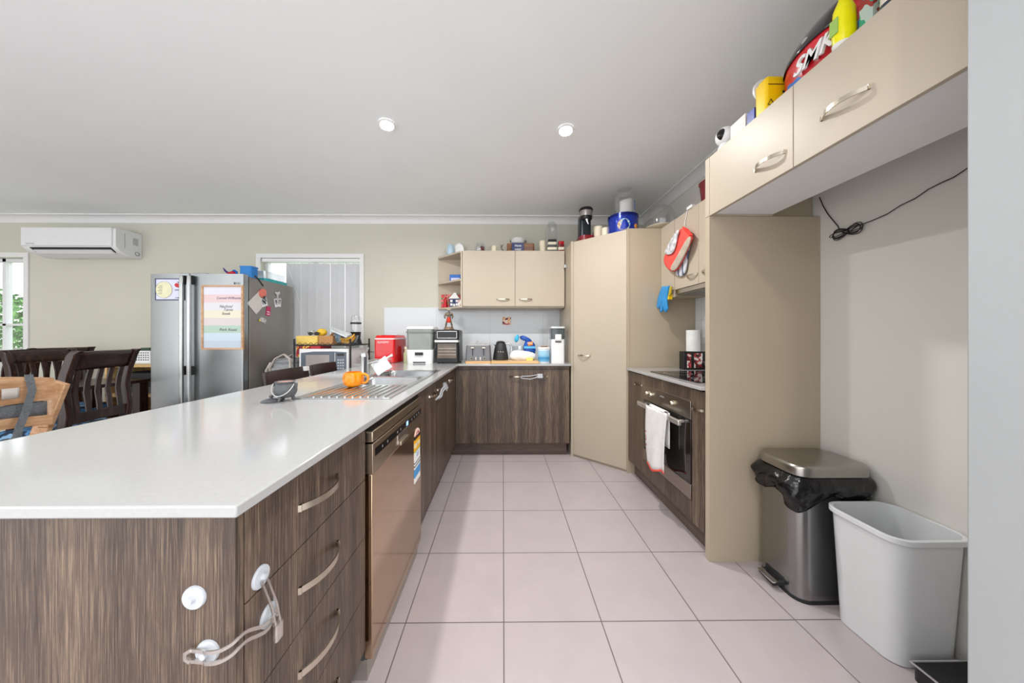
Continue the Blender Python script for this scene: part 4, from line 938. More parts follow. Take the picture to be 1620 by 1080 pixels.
def snap(name, label, pts, inner, x):
    t = thing(name, label, 'photo', tuple(atX(*pts[0], FX1)))
    obj('print', side(pts, x, x+.0015), mat('photo_white', 'E4E4E6', .4), t); obj('picture', side(inner, x+.0012, x+.0022), photo, t)
snap('instant_photo', 'instant photo under the coral magnet', [(410.5, 472), (420, 469.5), (423, 483), (414, 486)], [(412, 473), (419.5, 471.2), (421.5, 480), (414.2, 482)], SXF+.0045)
snap('instant_photo', 'left of the two instant photos hanging from the grey clip', [(432.8, 473), (438, 471.5), (439.5, 485), (434.8, 486)], [(434, 474.3), (437.5, 473.3), (438.5, 481.5), (435.3, 482)], SXF+.001)
snap('instant_photo', 'right of the two instant photos hanging from the grey clip', [(439, 472), (444, 472), (443.5, 485.5), (438.2, 484.5)], [(439.8, 473.3), (443.2, 473.3), (442.8, 481.5), (439.2, 480.8)], SXF+.0032)
t = thing('clip_magnet', 'grey metal clip magnet above the pair of instant photos', 'magnet', tuple(atX(437.5, 465, FX1)))
obj('bow', side([(433.5, 461), (437, 462), (441, 460.5), (441, 465), (438.5, 466), (438.5, 472), (436.5, 472), (436.3, 466), (434, 465)], SXF, SXF+.012), steel, t)
t = thing('fridge_magnet', 'magenta rectangular magnet with white print on the fridge side', 'magnet', tuple(atX(424, 490, FX1)))
obj('magnet', side([(421.5, 484.5), (428, 485), (426.5, 500), (420, 498.5)], SXF, SXF+.004), mat('magenta', 'C02460', .4), t)
for v in (493, 496.5): obj('white_line', side([(421.5, v-.8), (426, v+.2), (425.8, v+1.4), (421.3, v+.4)], SXF+.004, SXF+.005), white, t)
t = thing('fridge_magnet', 'little grey and yellow magnet lowest on the fridge side', 'magnet', tuple(atX(415, 507, FX1)))
obj('magnet', side([(411.5, 501), (421, 505), (419, 512), (410, 507.5)], SXF, SXF+.004), blotch('mag', ['9A98A0', 'D4D2D4', 'D4D2D4', '8A8890'], 50, .4), t); obj('yellow_dot', side([(410+1.6*math.cos(R(q)), 506.5+2*math.sin(R(q))) for q in range(0, 360, 30)], SXF+.004, SXF+.006), mat('lemon', 'D8CC50', .4), t)
# on top of the fridge
ft = FH-.0145
t = thing('toy_figures', 'small red and blue toy standing on a navy base on top of the fridge', 'toy', (at(366, 436, 3.1).x, 3.1, FH-.0145))
L_('toy_base', MB().rbox(-.055, .06, -.03, .03, 0, .035, .02, .85), navy, t)
L_('toy_body', MB().tube([(-.04, 0, .035), (-.015, 0, .06), (.02, 0, .07), (.05, 0, .05)], [.012, .022, .02, .01], 10), red, t)
L_('toy_wing', MB().tube([(-.02, 0, .06), (-.06, 0, .09), (-.08, 0, .12)], [.012, .010, .004], 8), mat('violet', '4A2A80', .4), t)
L_('toy_rotor', MB().tube([(.0, 0, .08), (.03, 0, .095), (.05, 0, .08), (.06, 0, .055)], [.006, .01, .012, .006], 8), blue, t)
p = at(394, 438, 3.12)
t = thing('blue_tub', 'bright blue tub standing on top of the fridge', 'tub', (p.x, 3.12, ft)); L_('tub_body', MB().rbox(-.062, .062, -.05, .05, 0, .13, .025, .98), mat('bright_blue', '1C7ECC', .4), t)
L_('tub_rim', MB().rbox(-.065, .065, -.053, .053, .125, .135, .025), mat('bright_blue', '1C7ECC', .4), t)
tag(obj('black_strap', MB().tube([at(403, 436, 3.05), at(409, 442, 3.0), at(416, 452.0, 2.97)], 0, flat=(.008, .012)), blackm), 'thin black strap lying over the fridge edge between the blue tub and teal lid', 'strap')
t = thing('food_container', 'clear food container with a teal lid on top of the fridge', 'container', (-2.565, 3.34, ft))
L_('teal_lid', MB().rbox(-.12, .13, -.16, .16, .0, .035, .03), mat('teal', '2CA8AC', .35), t); L_('clear_tub', MB().rbox(-.10, .11, -.14, .14, .036, .11, .03, 1.08), glassmat('frosted_plastic', (.92, .94, .95), .3, .55), t)
# ================================================================== AIR CONDITIONER
ax1 = -4.16; ax0 = -5.16; yf = 3.33
t = thing('air_conditioner', 'white wall-mounted split air conditioner high on the back wall', 'air conditioner', ((ax0+ax1)/2, YW, 2.06))
prof = [(YW-.001, 2.05), (YW-.09, 2.05), (yf+.05, 2.085), (yf+.005, 2.125), (yf, 2.15), (yf, 2.32), (yf+.02, 2.335), (YW-.001, 2.335)]
acw = mat('ac_white', 'E0E1E2', .35, var=.01)
obj('casing', MB().prism(prof, ax0, ax1, 'x'), acw, t, bevel=.004)
obj('front_cover', MB().box(ax0+.01, ax1-.03, yf-.012, yf+.002, 2.135, 2.33), acw, t, bevel=.005)
obj('outlet_slot', MB().prism([(yf+.004, 2.118), (yf+.052, 2.079), (yf+.06, 2.09), (yf+.012, 2.13)], ax0+.08, ax1-.06, 'x'), blackm, t)
obj('louvre', MB().prism([(yf+.016, 2.096), (yf+.056, 2.066), (yf+.06, 2.072), (yf+.022, 2.102)], ax0+.10, ax1-.075, 'x'), acw, t)
obj('rating_sticker', MB().box(ax1, ax1+.001, YW-.09, YW-.04, 2.19, 2.27), mat('grey_sticker', 'B8BABC', .5), t)
obj('knockout', MB().lathe([(.022, 0), (.022, .002), (.018, .002), (.018, 0)], (ax1, YW-.05, 2.10), 24, False, 'x'), darkg, t)
obj('side_seam', MB().box(ax1, ax1+.001, YW-.165, YW-.163, 2.13, 2.30), darkg, t)
text('brand', 'SAMSUNG', .02, 'grey_mark', t, (ax0+.11, yf-.0125, 2.155), FRONT)
# ================================================================== BLINDS
slat = mat('blind_slat', 'C9CBCE', .8, var=.01, trans=0)
b_ = slat.node_tree.nodes['Principled BSDF']; b_.inputs['Subsurface Weight'].default_value = 0
t = thing('vertical_blind', 'pale grey vertical blind half drawn across the window', 'blind', (-2.2, YW-.05, .95))
obj('head_rail', MB().box(W2[0]+.002, W2[1]-.002, YW+.005, YW+.05, 2.03, 2.068), white, t, bevel=.003)
for k in range(10):
    x = -2.525+k*.0855
    obj('slat', MB().grid(lambda u, v, x=x: (x+.0855*u*(.90 if k % 2 else .95), YW+.022+.012*u+.004*math.sin(u*math.pi), .97+1.045*v), 4, 1), slat, t)
obj('cord', MB().tube([at(453, 414, YW+.012), at(462, 440, YW+.012), at(474, 480, YW+.012), at(476, 520, YW+.012)], .0018, 6), white, t)
# ================================================================== RACK, MICROWAVE AND CO.
RX0, RX1, RY0, RY1 = -2.075, -1.52, 3.07, 3.50
t = thing('wire_rack', 'black metal shelf rack over the microwave below the window', 'rack', ((RX0+RX1)/2, 3.28, 0))
for (x, y) in ((RX0, RY0), (RX1, RY0), (RX0, RY1), (RX1, RY1)): obj('post', MB().tube([(x, y, 0), (x, y, 1.14)], .009, 10), blackm, t)
for z in (.735, 1.075):
    s = obj('shelf_frame', MB().tube([(RX0, RY0, z), (RX1, RY0, z), (RX1, RY1, z), (RX0, RY1, z)], .006, 8, True), blackm, t)
    for k in range(12): x = RX0+.045*(k+.6); sub('wire', MB().tube([(x, RY0, z), (x, RY1, z)], .0025, 6), blackm, s)
sc = obj('front_scroll', MB().tube([(RX0+(RX1-RX0)*i/60, RY0-.004, 1.092+.010*math.cos(i*math.pi/3)) for i in range(61)], .0025, 6), blackm, t)
t = thing('microwave', 'white microwave with a dark door and keypad on the rack', 'microwave', (-1.795, 3.28, .744))
L_('microwave_body', MB().rbox(-.25, .25, -.19, .18, 0, .295, .012), white, t)
L_('door_panel', MB().prism([(-.225, .03), (.225, .03), (.225, .262), (.1, .27), (-.1, .268), (-.225, .255)], -.196, -.189, 'y'), mat('mw_grey', '55606C', .2), t)
L_('door_window', MB().box(-.175, .06, -.1985, -.195, .05, .235), mat('mw_window', '9A9490', .15, var=.05, scale=3), t)
L_('display', MB().box(.135, .205, -.1985, -.195, .225, .25), black, t)
L_('door_seam', MB().box(.113, .117, -.1985, -.195, .03, .26), white, t)
for i in range(3):
    for j in range(5): L_('key', MB().box(.14+i*.024, .156+i*.024, -.1985, -.195, .065+j*.028, .078+j*.028), mat('key_grey', 'B8BCC4', .5), t)
zr = 1.0815
def rackx(u, Y=3.15): return at(u, 540, Y).x
t = thing('yellow_basket', 'pale yellow storage tray on top of the rack', 'basket', (rackx(489), 3.22, zr)); L_('tray', MB().rbox(-.105, .105, -.11, .11, 0, .085, .01, 1.04), mat('butter_yellow', 'E8C868', .5), t); L_('tray_lining', MB().rbox(-.095, .095, -.10, .10, .086, .09, .01), mat('butter_lining', 'D2B050', .6), t)
t = thing('cardboard_box', 'tan cardboard box on the rack beside the yellow tray', 'box', (rackx(518), 3.22, zr)); L_('box', MB().box(-.07, .07, -.10, .10, 0, .09), mat('cardboard', 'B88858', .8, var=.05), t, bevel=.002); L_('flap', MB().prism([(-.07, .09), (.07, .09), (.05, .135), (-.04, .12)], .09, .095, 'y'), mat('cardboard', 'B88858', .8), t)
ypk = mat('yellow_pack', 'E8C030', .4, var=.15, scale=30, bump=.3, bscale=40)
tag(obj('snack_packet', bag('b', [(500, 528), (503, 521), (510, 518.5), (517, 521), (519, 528), (514, 532), (503, 531)], 3.2, .08, ypk), ypk, subd=1), 'yellow snack packet poking up above the tan cardboard box', 'packet')
t = thing('sunglasses', 'dark sunglasses lying on the yellow tray', 'sunglasses', (rackx(497), 3.14, zr+.091))
for s in (-1, 1): L_('lens', MB().ball((s*.032, 0, .02), .024, 1, .3, .75, 16, 8), black, t)
L_('bridge', MB().tube([(-.012, 0, .024), (.012, 0, .024)], .003, 6), black, t)
for s in (-1, 1): L_('arm', MB().tube([(s*.055, 0, .026), (s*.058, .06, .022), (s*.055, .11, .01)], .003, 6), black, t)
tag(obj('clear_bag', bag('b', [(484, 529), (488, 523), (494, 524), (499, 520), (500, 529)], 3.24, .07, crink), glassmat('film', 'E4E8EA', .2, .6), subd=1), 'crinkled clear plastic bag behind the sunglasses', 'bag')
tag(obj('paper_sleeve', MB().loft([[at(519, 515, 3.3), at(557, 528, 3.2), at(556, 531, 3.2), at(519, 518, 3.3)], [at(522, 521, 3.1), at(549, 532, 3.05), at(548, 534, 3.05), at(522, 523, 3.1)]]), mat('glossy_white', 'D4DADE', .2, var=.1, scale=15)), 'glossy white sleeve leaning over the rack top', 'sleeve')
bgy = blotch('bread', ['5A7A92', '3E5A70', 'A8B4BC', '6C8898'], 12, .3)
tag(obj('bread_bag', bag('b', [(528, 527), (536, 524), (548, 527), (550, 534), (543, 543), (532, 544), (527, 537)], 3.22, .12, bgy), bgy, subd=1), 'blue-grey bread bag on the rack between the cardboard box and the fruit bowl', 'bag')
t = thing('fruit_bowl', 'clear glass bowl of bananas at the right end of the rack top', 'bowl', (rackx(552, 3.16), 3.17, zr)); L_('bowl', MB().lathe([(.001, 0), (.035, 0), (.06, .02), (.085, .07), (.09, .095), (.087, .095), (.058, .024), (.001, .008)], seg=36), glass, t)
ban = mat('banana', 'F2B81E', .5, var=.06)
for k, lab in enumerate(('lower banana in the glass bowl', 'upper banana in the glass bowl')):
    q = thing('banana', lab, 'banana', (rackx(551, 3.16), 3.16-.02*k, zr+.03+.026*k), 0, 'bananas in the glass bowl')
    L_('banana_body', MB().tube([(-.07, 0, .005), (-.05, 0, -.005+.004), (-.01, 0, -.006), (.03, .0, .006), (.06, 0, .03), (.072, 0, .05)], [.006, .014, .017, .016, .011, .004], 12), ban, q)
t = thing('bullet_blender', 'black blender with a clear cup at the right end of the rack', 'blender', (rackx(563, 3.33), 3.33, zr))
L_('blender_base', MB().lathe([(.001, 0), (.062, 0), (.058, .02), (.046, .06), (.05, .12), (.054, .13), (.001, .131)], seg=32), black, t)
L_('lower_cup', MB().lathe([(.05, .131), (.053, .18), (.052, .215)], seg=32, cap=False), plasticclear, t); L_('seal_ring', MB().lathe([(.052, .215), (.056, .217), (.056, .232), (.05, .234), (.001, .234)], seg=32), black, t)
L_('upper_cup', MB().lathe([(.052, .235), (.05, .28), (.038, .31), (.001, .318)], seg=32), plasticclear, t)
tb = blotch('redbox', ['8A1418', 'C81C20', 'E8D040', 'C81C20'], 18, .4)
for k, (x, w_, lab) in enumerate(((-2.0, .055, 'red food box lying on the microwave, left one'), (-1.885, .05, 'red food box lying on the microwave, right one'))):
    q = thing('food_box', lab, 'box', (x, 3.2, 1.0395), 0, 'red boxes on the microwave'); L_('carton', MB().box(-w_, w_, -.10, .1, 0, .03), tb if k == 0 else red, q, bevel=.001)
t = thing('food_box', 'red and yellow box jutting left off the rack above the cooler bag', 'box', (-2.125, 3.27, .95)); L_('carton', MB().box(-.045, .04, -.03, .1, 0, .11), tb, t, bevel=.001)
# cooler bag on a side stand
t = thing('cooler_bag', 'pale grey cooler bag with cream straps between the fridge and the rack', 'bag', (-2.235, 3.22, .70))
gbg = mat('bag_grey', 'A4A6A8', .9, var=.1, scale=30, bump=.3, bscale=120); strap = mat('cream_strap', 'CFC8BE', .85)
L_('bag_body', MB().rbox(-.125, .125, -.10, .12, 0, .235, .05, .95, ztop_r=.04), gbg, t)
L_('lid_flap', MB().rbox(-.128, .128, -.105, .12, .19, .202, .05), mat('bag_piping', '85888C', .8), t)
for q in (-.10, .06): L_('strap', MB().tube([(-.09, q, .05), (-.10, q-.03, .15), (-.05, q-.02, .24), (.03, q-.01, .285), (.10, q-.02, .235), (.11, q-.03, .15)], 0, flat=(.03, .008), up=(0, 1, 0)), strap, t)
L_('side_strap', MB().tube([(-.10, -.11, .20), (-.13, -.13, .12), (-.11, -.14, .04), (-.09, -.13, .0)], 0, flat=(.03, .012), up=(0, 1, 0)), strap, t)
L_('front_pocket', MB().rbox(-.09, .09, -.125, -.10, .03, .15, .01), gbg, t)
t = thing('side_stand', 'black stand under the cooler bag beside the fridge', 'stand', (-2.25, 3.25, 0)); L_('stand_top', MB().box(-.15, .15, -.15, .2, .675, .6995), blackm, t)
for sx in (-1, 1):
    for sy in (-.13, .18): L_('leg', MB().box(sx*.135-.012, sx*.135+.012, sy-.012, sy+.012, 0, .675), blackm, t)
tag(obj('black_lead', MB().tube([at(580, 560, 3.55), at(586, 556, 3.5), at(592, 557, 3.4)], .003, 6), blackm), 'short black electric lead behind the red ice maker', 'lead')
# ================================================================== STOOLS
sb = mat('stool_brown', '2E2522', .35, var=.05)
def stool(y0, y1, lab, tg_):
    yc = (y0+y1)/2; t = thing('bar_stool', lab, 'stool', (-1.42, yc, 0), 0, 'dark bar stools at the peninsula')
    h = (y1-y0)/2
    L_('seat', MB().rbox(-.17, .17, -h+.02, h-.02, .62, .67, .04), sb, t, bevel=.01)
    bo = L_('backrest', MB().grid(lambda u, v: (-.14-.04*v+.03*math.sin(u*math.pi)*-1, -h+2*h*u, .67+.255*v), 12, 4), sb, t, solid=.022, bevel=.006)
    for sx in (-1, 1):
        for sy in (-1, 1): L_('leg', MB().tube([(sx*.12, sy*(h-.05), .62), (sx*.16, sy*(h-.02), 0)], .014, 10), blackm, t)
    L_('footrest', MB().tube([(-.14, -h+.04, .25), (.14, -h+.04, .25), (.14, h-.04, .25), (-.14, h-.04, .25)], .009, 8, True), blackm, t)
    if tg_: L_('white_tag', MB().box(-.190, -.150, h-.055, h-.02, .89, .924), white, t)
stool(2.06, 2.52, 'dark brown bar stool with a white tag, the nearer of the two', True)
stool(2.56, 2.94, 'dark brown bar stool, the farther of the two by the window', False)
# ================================================================== DINING
def chair(name, label, loc, rz, group, hh=1.06, w=.235):
    """sleigh-back slatted chair; its back is at local -y, it faces +y"""
    t = thing(name, label, 'chair', loc, rz, group)
    prof = [(.02, .0), (.0, .25), (.0, .45), (-.02, .62), (.0, .78), (-.02, .90), (-.06, hh-.03), (-.085, hh)]
    def yy(z):
        for (a, b), (c, d) in zip(prof, prof[1:]):
            if b <= z <= d: return a+(c-a)*(z-b)/(d-b)
        return prof[-1][0]
    for s in (-1, 1):
        ring = [(p[0]-.028, p[1]) for p in prof]+[(p[0]+.028, p[1]) for p in prof[::-1]]
        L_('rear_leg', MB().prism(ring, s*w-.02, s*w+.02, 'x'), darkwood, t, bevel=.008)
    L_('top_rail', MB().grid(lambda u, v: ((-w+2*w*u), yy(.93+v*(hh-.94))-.01*math.sin(u*math.pi), .93+v*(hh-.94)), 8, 4), darkwood, t, solid=.024)
    L_('lower_rail', MB().box(-w, w, -.03, -.002, .55, .62), darkwood, t)
    for k in range(5):
        x = -w+.06+k*(2*w-.12)/4; L_('slat', MB().tube([(x, yy(z)-.006, z) for z in (.61, .68, .76, .84, .94)], 0, flat=(.012, .034), up=(0, 1, 0)), darkwood, t, bevel=.002)
    L_('seat', MB().rbox(-w-.01, w+.01, .0, .44, .43, .46, .03), darkwood, t)
    for s in (-1, 1): L_('front_leg', MB().box(s*(w-.02)-.02, s*(w-.02)+.02, .39, .43, 0, .43), darkwood, t)
    L_('seat_apron', MB().box(-w+.02, w-.02, .02, .40, .37, .428), darkwood, t)
    return t
def cx_(u, Y): return at(u, 560, Y).x
G = 'dark slat-back dining chairs'
ch = [chair('dining_chair', 'dark mahogany slat-back dining chair nearest the fridge, its back to the kitchen', (-3.05, 2.325, 0), R(100.5), G, 1.065, .205),
      chair('dining_chair', 'dark mahogany dining chair across the table, seen behind the wooden high chair', (-4.25, 2.90, 0), R(-92), G, 1.045, .205),
      chair('dining_chair', 'dark dining chair cut by the left picture edge, catching pale window light', (-4.72, 2.79, 0), R(90), G, 1.04, .205),
      chair('dining_chair', 'dark dining chair furthest back against the wall under the air conditioner', (-4.68, 3.26, 0), R(84), G, 1.05, .205)]
t = thing('dining_table', 'dark wooden dining table between the slatted chairs', 'table', (-3.66, 2.50, 0))
L_('tabletop', MB().box(-.27, .27, -.5, .5, .73, .76), darkwood, t, bevel=.004)
for sx in (-.22, .22):
    for sy in (-.44, .44): L_('leg', MB().box(sx-.035, sx+.035, sy-.035, sy+.035, 0, .73), darkwood, t)
cu = blotch('denim_cushion', ['25405E', '4A7CA8', '1A2A40', '7FA8C8'], 10, .9)
for c, lab in zip(ch[:2], ('blue patterned cushion on the chair nearest the fridge', 'blue patterned cushion on the second chair from the fridge')):
    q = thing('seat_cushion', lab, 'cushion', tuple(c.matrix_basis @ Vector((0, .23, .4605))), c.rotation_euler.z, 'blue seat cushions'); L_('cushion', MB().rbox(-.19, .19, -.18, .18, 0, .06, .05, .96, ztop_r=.02), cu, q)
    L_('cushion_tie', MB().tube([(-.19, -.18, .03), (-.2, -.25, .03), (-.22, -.29, .06)], 0, flat=(.018, .003)), cu, q)
# wooden high chair
t = thing('high_chair', 'beech wooden high chair with grey harness straps', 'high chair', (-2.83, 1.69, 0), R(94))
L_('backrest_upper', MB().grid(lambda u, v: (-.24+.48*u, -.05+.05*math.sin(u*math.pi), .775+.135*v+.03*math.sin(u*math.pi)*v), 12, 4), beech, t, solid=.016, bevel=.003)
L_('backrest_lower', MB().grid(lambda u, v: (-.24+.48*u, -.045+.05*math.sin(u*math.pi), .62+.06*v+.02*math.sin(u*math.pi)), 12, 2), beech, t, solid=.016, bevel=.003)
L_('cloth_band', MB().grid(lambda u, v: (-.24+.46*u, -.038+.05*math.sin(u*math.pi), .685+.085*v), 12, 2), greyfab, t, solid=.008)
for s in (-1, 1):
    L_('side_frame', MB().tube([(s*.25, -.08, .88), (s*.25, .04, .55), (s*.25, .24, 0)], 0, flat=(.085, .028), up=(0, 1, 0)), beech, t, bevel=.004)
    L_('foot_runner', MB().box(s*.25-.016, s*.25+.016, -.28, .28, 0, .035), beech, t)
    for k in range(4): L_('groove', MB().box(s*.25-.017, s*.25+.017, -.03+k*.035, .03+k*.035, .60-k*.10, .606-k*.10), mat('groove_tan', '9A6E44', .6), t)
L_('seat_plate', MB().box(-.235, .235, -.02, .28, .50, .518), beech, t)
L_('foot_plate', MB().box(-.235, .235, .0, .34, .28, .298), beech, t)
L_('warning_label', MB().grid(lambda u, v: (-.045+.095*u, -.064+.05*math.sin((.41+.2*u)*math.pi), .80+.06*v), 6, 1), mat('label_white', 'CFC9C2', .6), t, solid=.001)
L_('warning_label', MB().grid(lambda u, v: (.056+.06*u, -.064+.05*math.sin((.62+.12*u)*math.pi), .81+.06*v), 6, 1), mat('label_white', 'CFC9C2', .6), t, solid=.001)
L_('red_symbol', MB().lathe([(.011, -.024), (.011, -.0225), (.008, -.0225), (.008, -.024)], (.033, 0, .83), 16, False, 'y'), red, t)
for (pts) in ([(.15, -.03, .94), (.145, -.055, .85), (.12, -.06, .74), (.09, -.06, .64), (.07, -.07, .58)], [(-.05, -.03, .93), (-.055, -.04, .82), (-.05, -.05, .70)], [(-.24, -.07, .55), (-.05, -.08, .585), (.05, -.08, .58), (.10, -.08, .50), (.12, -.08, .42)], [(.05, -.08, .60), (.11, -.09, .52), (.15, -.09, .44)], [(-.2, -.08, .40), (-.05, -.08, .50), (.06, -.08, .54)]):
    L_('harness_strap', MB().tube(pts, 0, flat=(.032, .005), up=(1, 0, .3)), greyfab, t)
L_('buckle', MB().rbox(.12, .18, -.10, -.085, .41, .45, .006), blackm, t)
# pine shelf unit and basket
t = thing('pine_shelf', 'pine shelf unit beside the fridge with a white basket on it', 'shelf', (-3.66, 3.30, 0))
for z in (.05, .36, .555, .855): L_('shelf', MB().box(-.32, .30, -.2, .2, z, z+.035), pine, t, bevel=.002)
for x in (-.32, .28): L_('side', MB().box(x, x+.02, -.2, .2, 0, .854), pine, t)
L_('top_cloth', MB().box(-.33, .31, -.21, .2, .891, .897), whitem, t)
t = thing('black_device', 'black box-shaped device on the pine shelf', 'device', (-3.66, 3.28, .5905)); L_('device', MB().rbox(-.27, .25, -.14, .14, .06, .2, .02), blackm, t); L_('grey_front', MB().box(-.27, .25, -.14, .1, .0, .059), darkg, t)
p = at(239, 572, 3.2)
t = thing('perforated_basket', 'white perforated basket on top of the pine shelf', 'basket', (p.x-.03, 3.2, .8975))
L_('basket', MB().rbox(-.06, .09, -.06, .06, 0, .12, .012, 1.03), white, t)
for i in range(6):
    for j in range(4): L_('hole', MB().box(-.05+i*.023, -.040+i*.023, -.0635, -.058, .022+j*.024, .034+j*.024), darkg, t)
L_('contents', MB().box(-.03, .06, -.04, .04, .12, .15), mat('dark_green', '2E4A38', .6), t)
# ================================================================== OVERHEAD CUPBOARD TOP
ZO = 2.0905
t = thing('security_camera', 'white round baby monitor camera on the overhead cupboard', 'camera', (1.115, 1.525, 2.0955), R(0))
L_('camera_base', MB().lathe([(.001, 0), (.036, 0), (.037, .006), (.028, .028), (.02, .036), (.001, .036)], seg=32), white, t)
L_('camera_head', MB().ball((0, 0, .072), .044, seg=32, n=18), white, t)
fd = Vector((-.93, -.42, -.02)).normalized(); fa = fd.cross(Vector((0, 0, 1))).normalized(); fb = fa.cross(fd)
def facef(u, v):
    a = 2*math.pi*u; q = v*.62; w = .62+.25*math.sin(a)
    d = (fd+fa*math.tan(q)*math.cos(a)*w+fb*math.tan(q)*math.sin(a)).normalized(); return tuple(Vector((0, 0, .072))+d*.0452)
L_('face', MB().grid(facef, 32, 8), mat('black_gloss', '0C0C0E', .08, var=0), t)
L_('camera_lens', MB().ball(tuple(Vector((0, 0, .066))+fd*.042), .008, seg=16, n=8), black, t)
t = thing('medicine_box', 'white and purple medicine box on the overhead cupboard beside the camera', 'box', (1.155, 1.42, ZO)); L_('carton', MB().box(-.06, .07, -.045, .045, 0, .085), mat('box_white', 'E4DCD6', .5), t, bevel=.001); L_('purple_print', MB().box(-.02, .06, -.0465, -.0445, .0, .045), mat('purple', '8A2C8E', .5), t)
text('print', 'Uro', .02, 'red_plastic', t, (1.16, 1.3735, ZO+.065), FRONT)
t = thing('blue_medicine_box', 'dark blue and white box behind the yellow container', 'box', (1.155, 1.345, ZO)); L_('carton', MB().box(-.06, .06, -.02, .02, 0, .075), mat('box_blue', '1C3C96', .4), t, bevel=.001); L_('white_print', MB().box(-.045, -.01, -.022, -.0195, .02, .06), whitem, t); L_('white_print', MB().box(.0, .03, -.022, -.0195, .02, .06), whitem, t)
t = thing('sharps_container', 'yellow sharps container with a white lid', 'container', (1.135, 1.285, ZO))
L_('tub', MB().rbox(-.046, .04, -.03, .03, 0, .14, .01, 1.02), yellow, t); L_('sloped_top', MB().rbox(-.042, .036, -.026, .028, .141, .155, .01, .9), yellow, t); L_('white_lid', MB().lathe([(.05, 0), (.05, .008), (.001, .01)], (-.0, .03, .14), 24, True, 'y'), white, t)
tri_ = MB().lathe([(.017, -.0325), (.017, -.0312), (.013, -.0312), (.013, -.0325)], (-.03, 0, .04), 3, False, 'y'); L_('hazard_triangle', tri_, blackm, t)
for k in range(3): L_('barcode', MB().box(.018, .036, -.0325, -.0312, .05+k*.016, .058+k*.016), blackm, t)
L_('printed_line', MB().box(-.042, .036, -.0325, -.0312, .115, .1175), blackm, t); L_('printed_line', MB().box(-.042, .0, -.0325, -.0312, .015, .018), blackm, t)
# helmet
t = thing('motorbike_helmet', 'black, red and blue full-face helmet with a dark visor on the overhead cupboard', 'helmet', (1.232, 1.085, ZO))
hm = blotch('helmet_graphics', ['C81E28', 'D2303A', 'C81E28', '1470C8', '1E1A20'], 7, .25, (1, 1, 1))
def shell(u0, u1, z0, z1, k=1.0, nu=28, nv=14):
    """part of the helmet shell; u angle from the front (+y) in degrees, z fraction"""
    def f(u, v):
        a = R(u0+(u1-u0)*u); q = z0+(z1-z0)*v; s = math.sin(math.pi*(.22+.78*q)) if q > .5 else (math.sin(math.pi*(.22+.78*q))*.5+.5)*.98
        s = max(s, .001); z = .27*q
        ly = .155 if math.cos(a) < 0 else .165+.03*(1-q)
        return (math.sin(a)*.125*s*k, math.cos(a)*ly*s*k, z if k == 1 else .135+(z-.135)*k)
    return MB().grid(f, nu, nv)
L_('shell', shell(0, 360, 0, 1, 1, 48, 22), hm, t)
L_('visor', shell(-112, 112, .42, .86, 1.03), mat('smoke_visor', '2C2C2E', .12, var=0, coat=.3), t, solid=.003)
L_('visor_pivot', MB().lathe([(.012, 0), (.010, -.006), (.001, -.007)], (-.116, .02, .135), 20, True, 'x'), chrome, t)
L_('chin_vent', shell(-26, 26, .12, .42, 1.03), blackm, t, solid=.004)
L_('base_rim', MB().tube([(math.sin(R(a))*.108, math.cos(R(a))*(.145 if math.cos(R(a)) < 0 else .175), .006) for a in range(0, 360, 12)], .006, 8, True), black, t)
L_('top_stripe', shell(-60, 60, .86, .93, 1.02), mat('stripe_blue', '1C5C9C', .3), t, solid=.003)
text('brand', 'SMK', .068, 'white_plastic', t, (1.232-.126, 1.075, ZO+.062), Matrix(((0, 0, -1), (-1, 0, 0), (0, 1, 0))), shear=.4, bold=.001, ext=.004)
t.scale = (1.1, 1.1, 1.12)
t = thing('detergent_bottle', 'bright yellow cleaning bottle leaning beside the helmet', 'bottle', (1.108, .985, 2.0935)); yl = mat('lemon_bottle', 'F0E800', .3, var=.04)
L_('bottle_body', MB().lathe([(.001, 0), (.024, 0), (.030, .01), (.034, .06), (.030, .13), (.016, .165), (.013, .19), (.001, .19)], seg=28, sy=.75), yl, t); L_('cap', MB().cyl((0, 0, .19), .015, .03), white, t); L_('white_end', MB().lathe([(.0255, .001), (.031, .010), (.0325, .022), (.031, .022)], seg=28, cap=False, sy=.78), whitem, t)
L_('label', MB().box(-.036, -.033, -.012, .012, .05, .10), mat('label_green', '9CC060', .5), t)
t = thing('green_packet', 'green and red patterned packet behind the yellow bottle', 'packet', (1.15, .925, ZO)); L_('packet', MB().box(-.04, .04, -.015, .02, 0, .13), blotch('pk', ['2E9A78', 'B8C8C0', '9A2A24', '2E9A78'], 16, .4), t)
t = thing('plastic_case', 'pale rounded plastic case with a dark base at the top picture edge', 'case', (1.16, .83, ZO)); L_('case', MB().rbox(-.08, .1, -.07, .055, .02, .16, .03, ztop_r=.02), mat('pale_case', 'D8CEC4', .3), t); L_('dark_base', MB().rbox(-.082, .102, -.072, .057, 0, .02, .03), mat('case_base', '2A3640', .3), t)
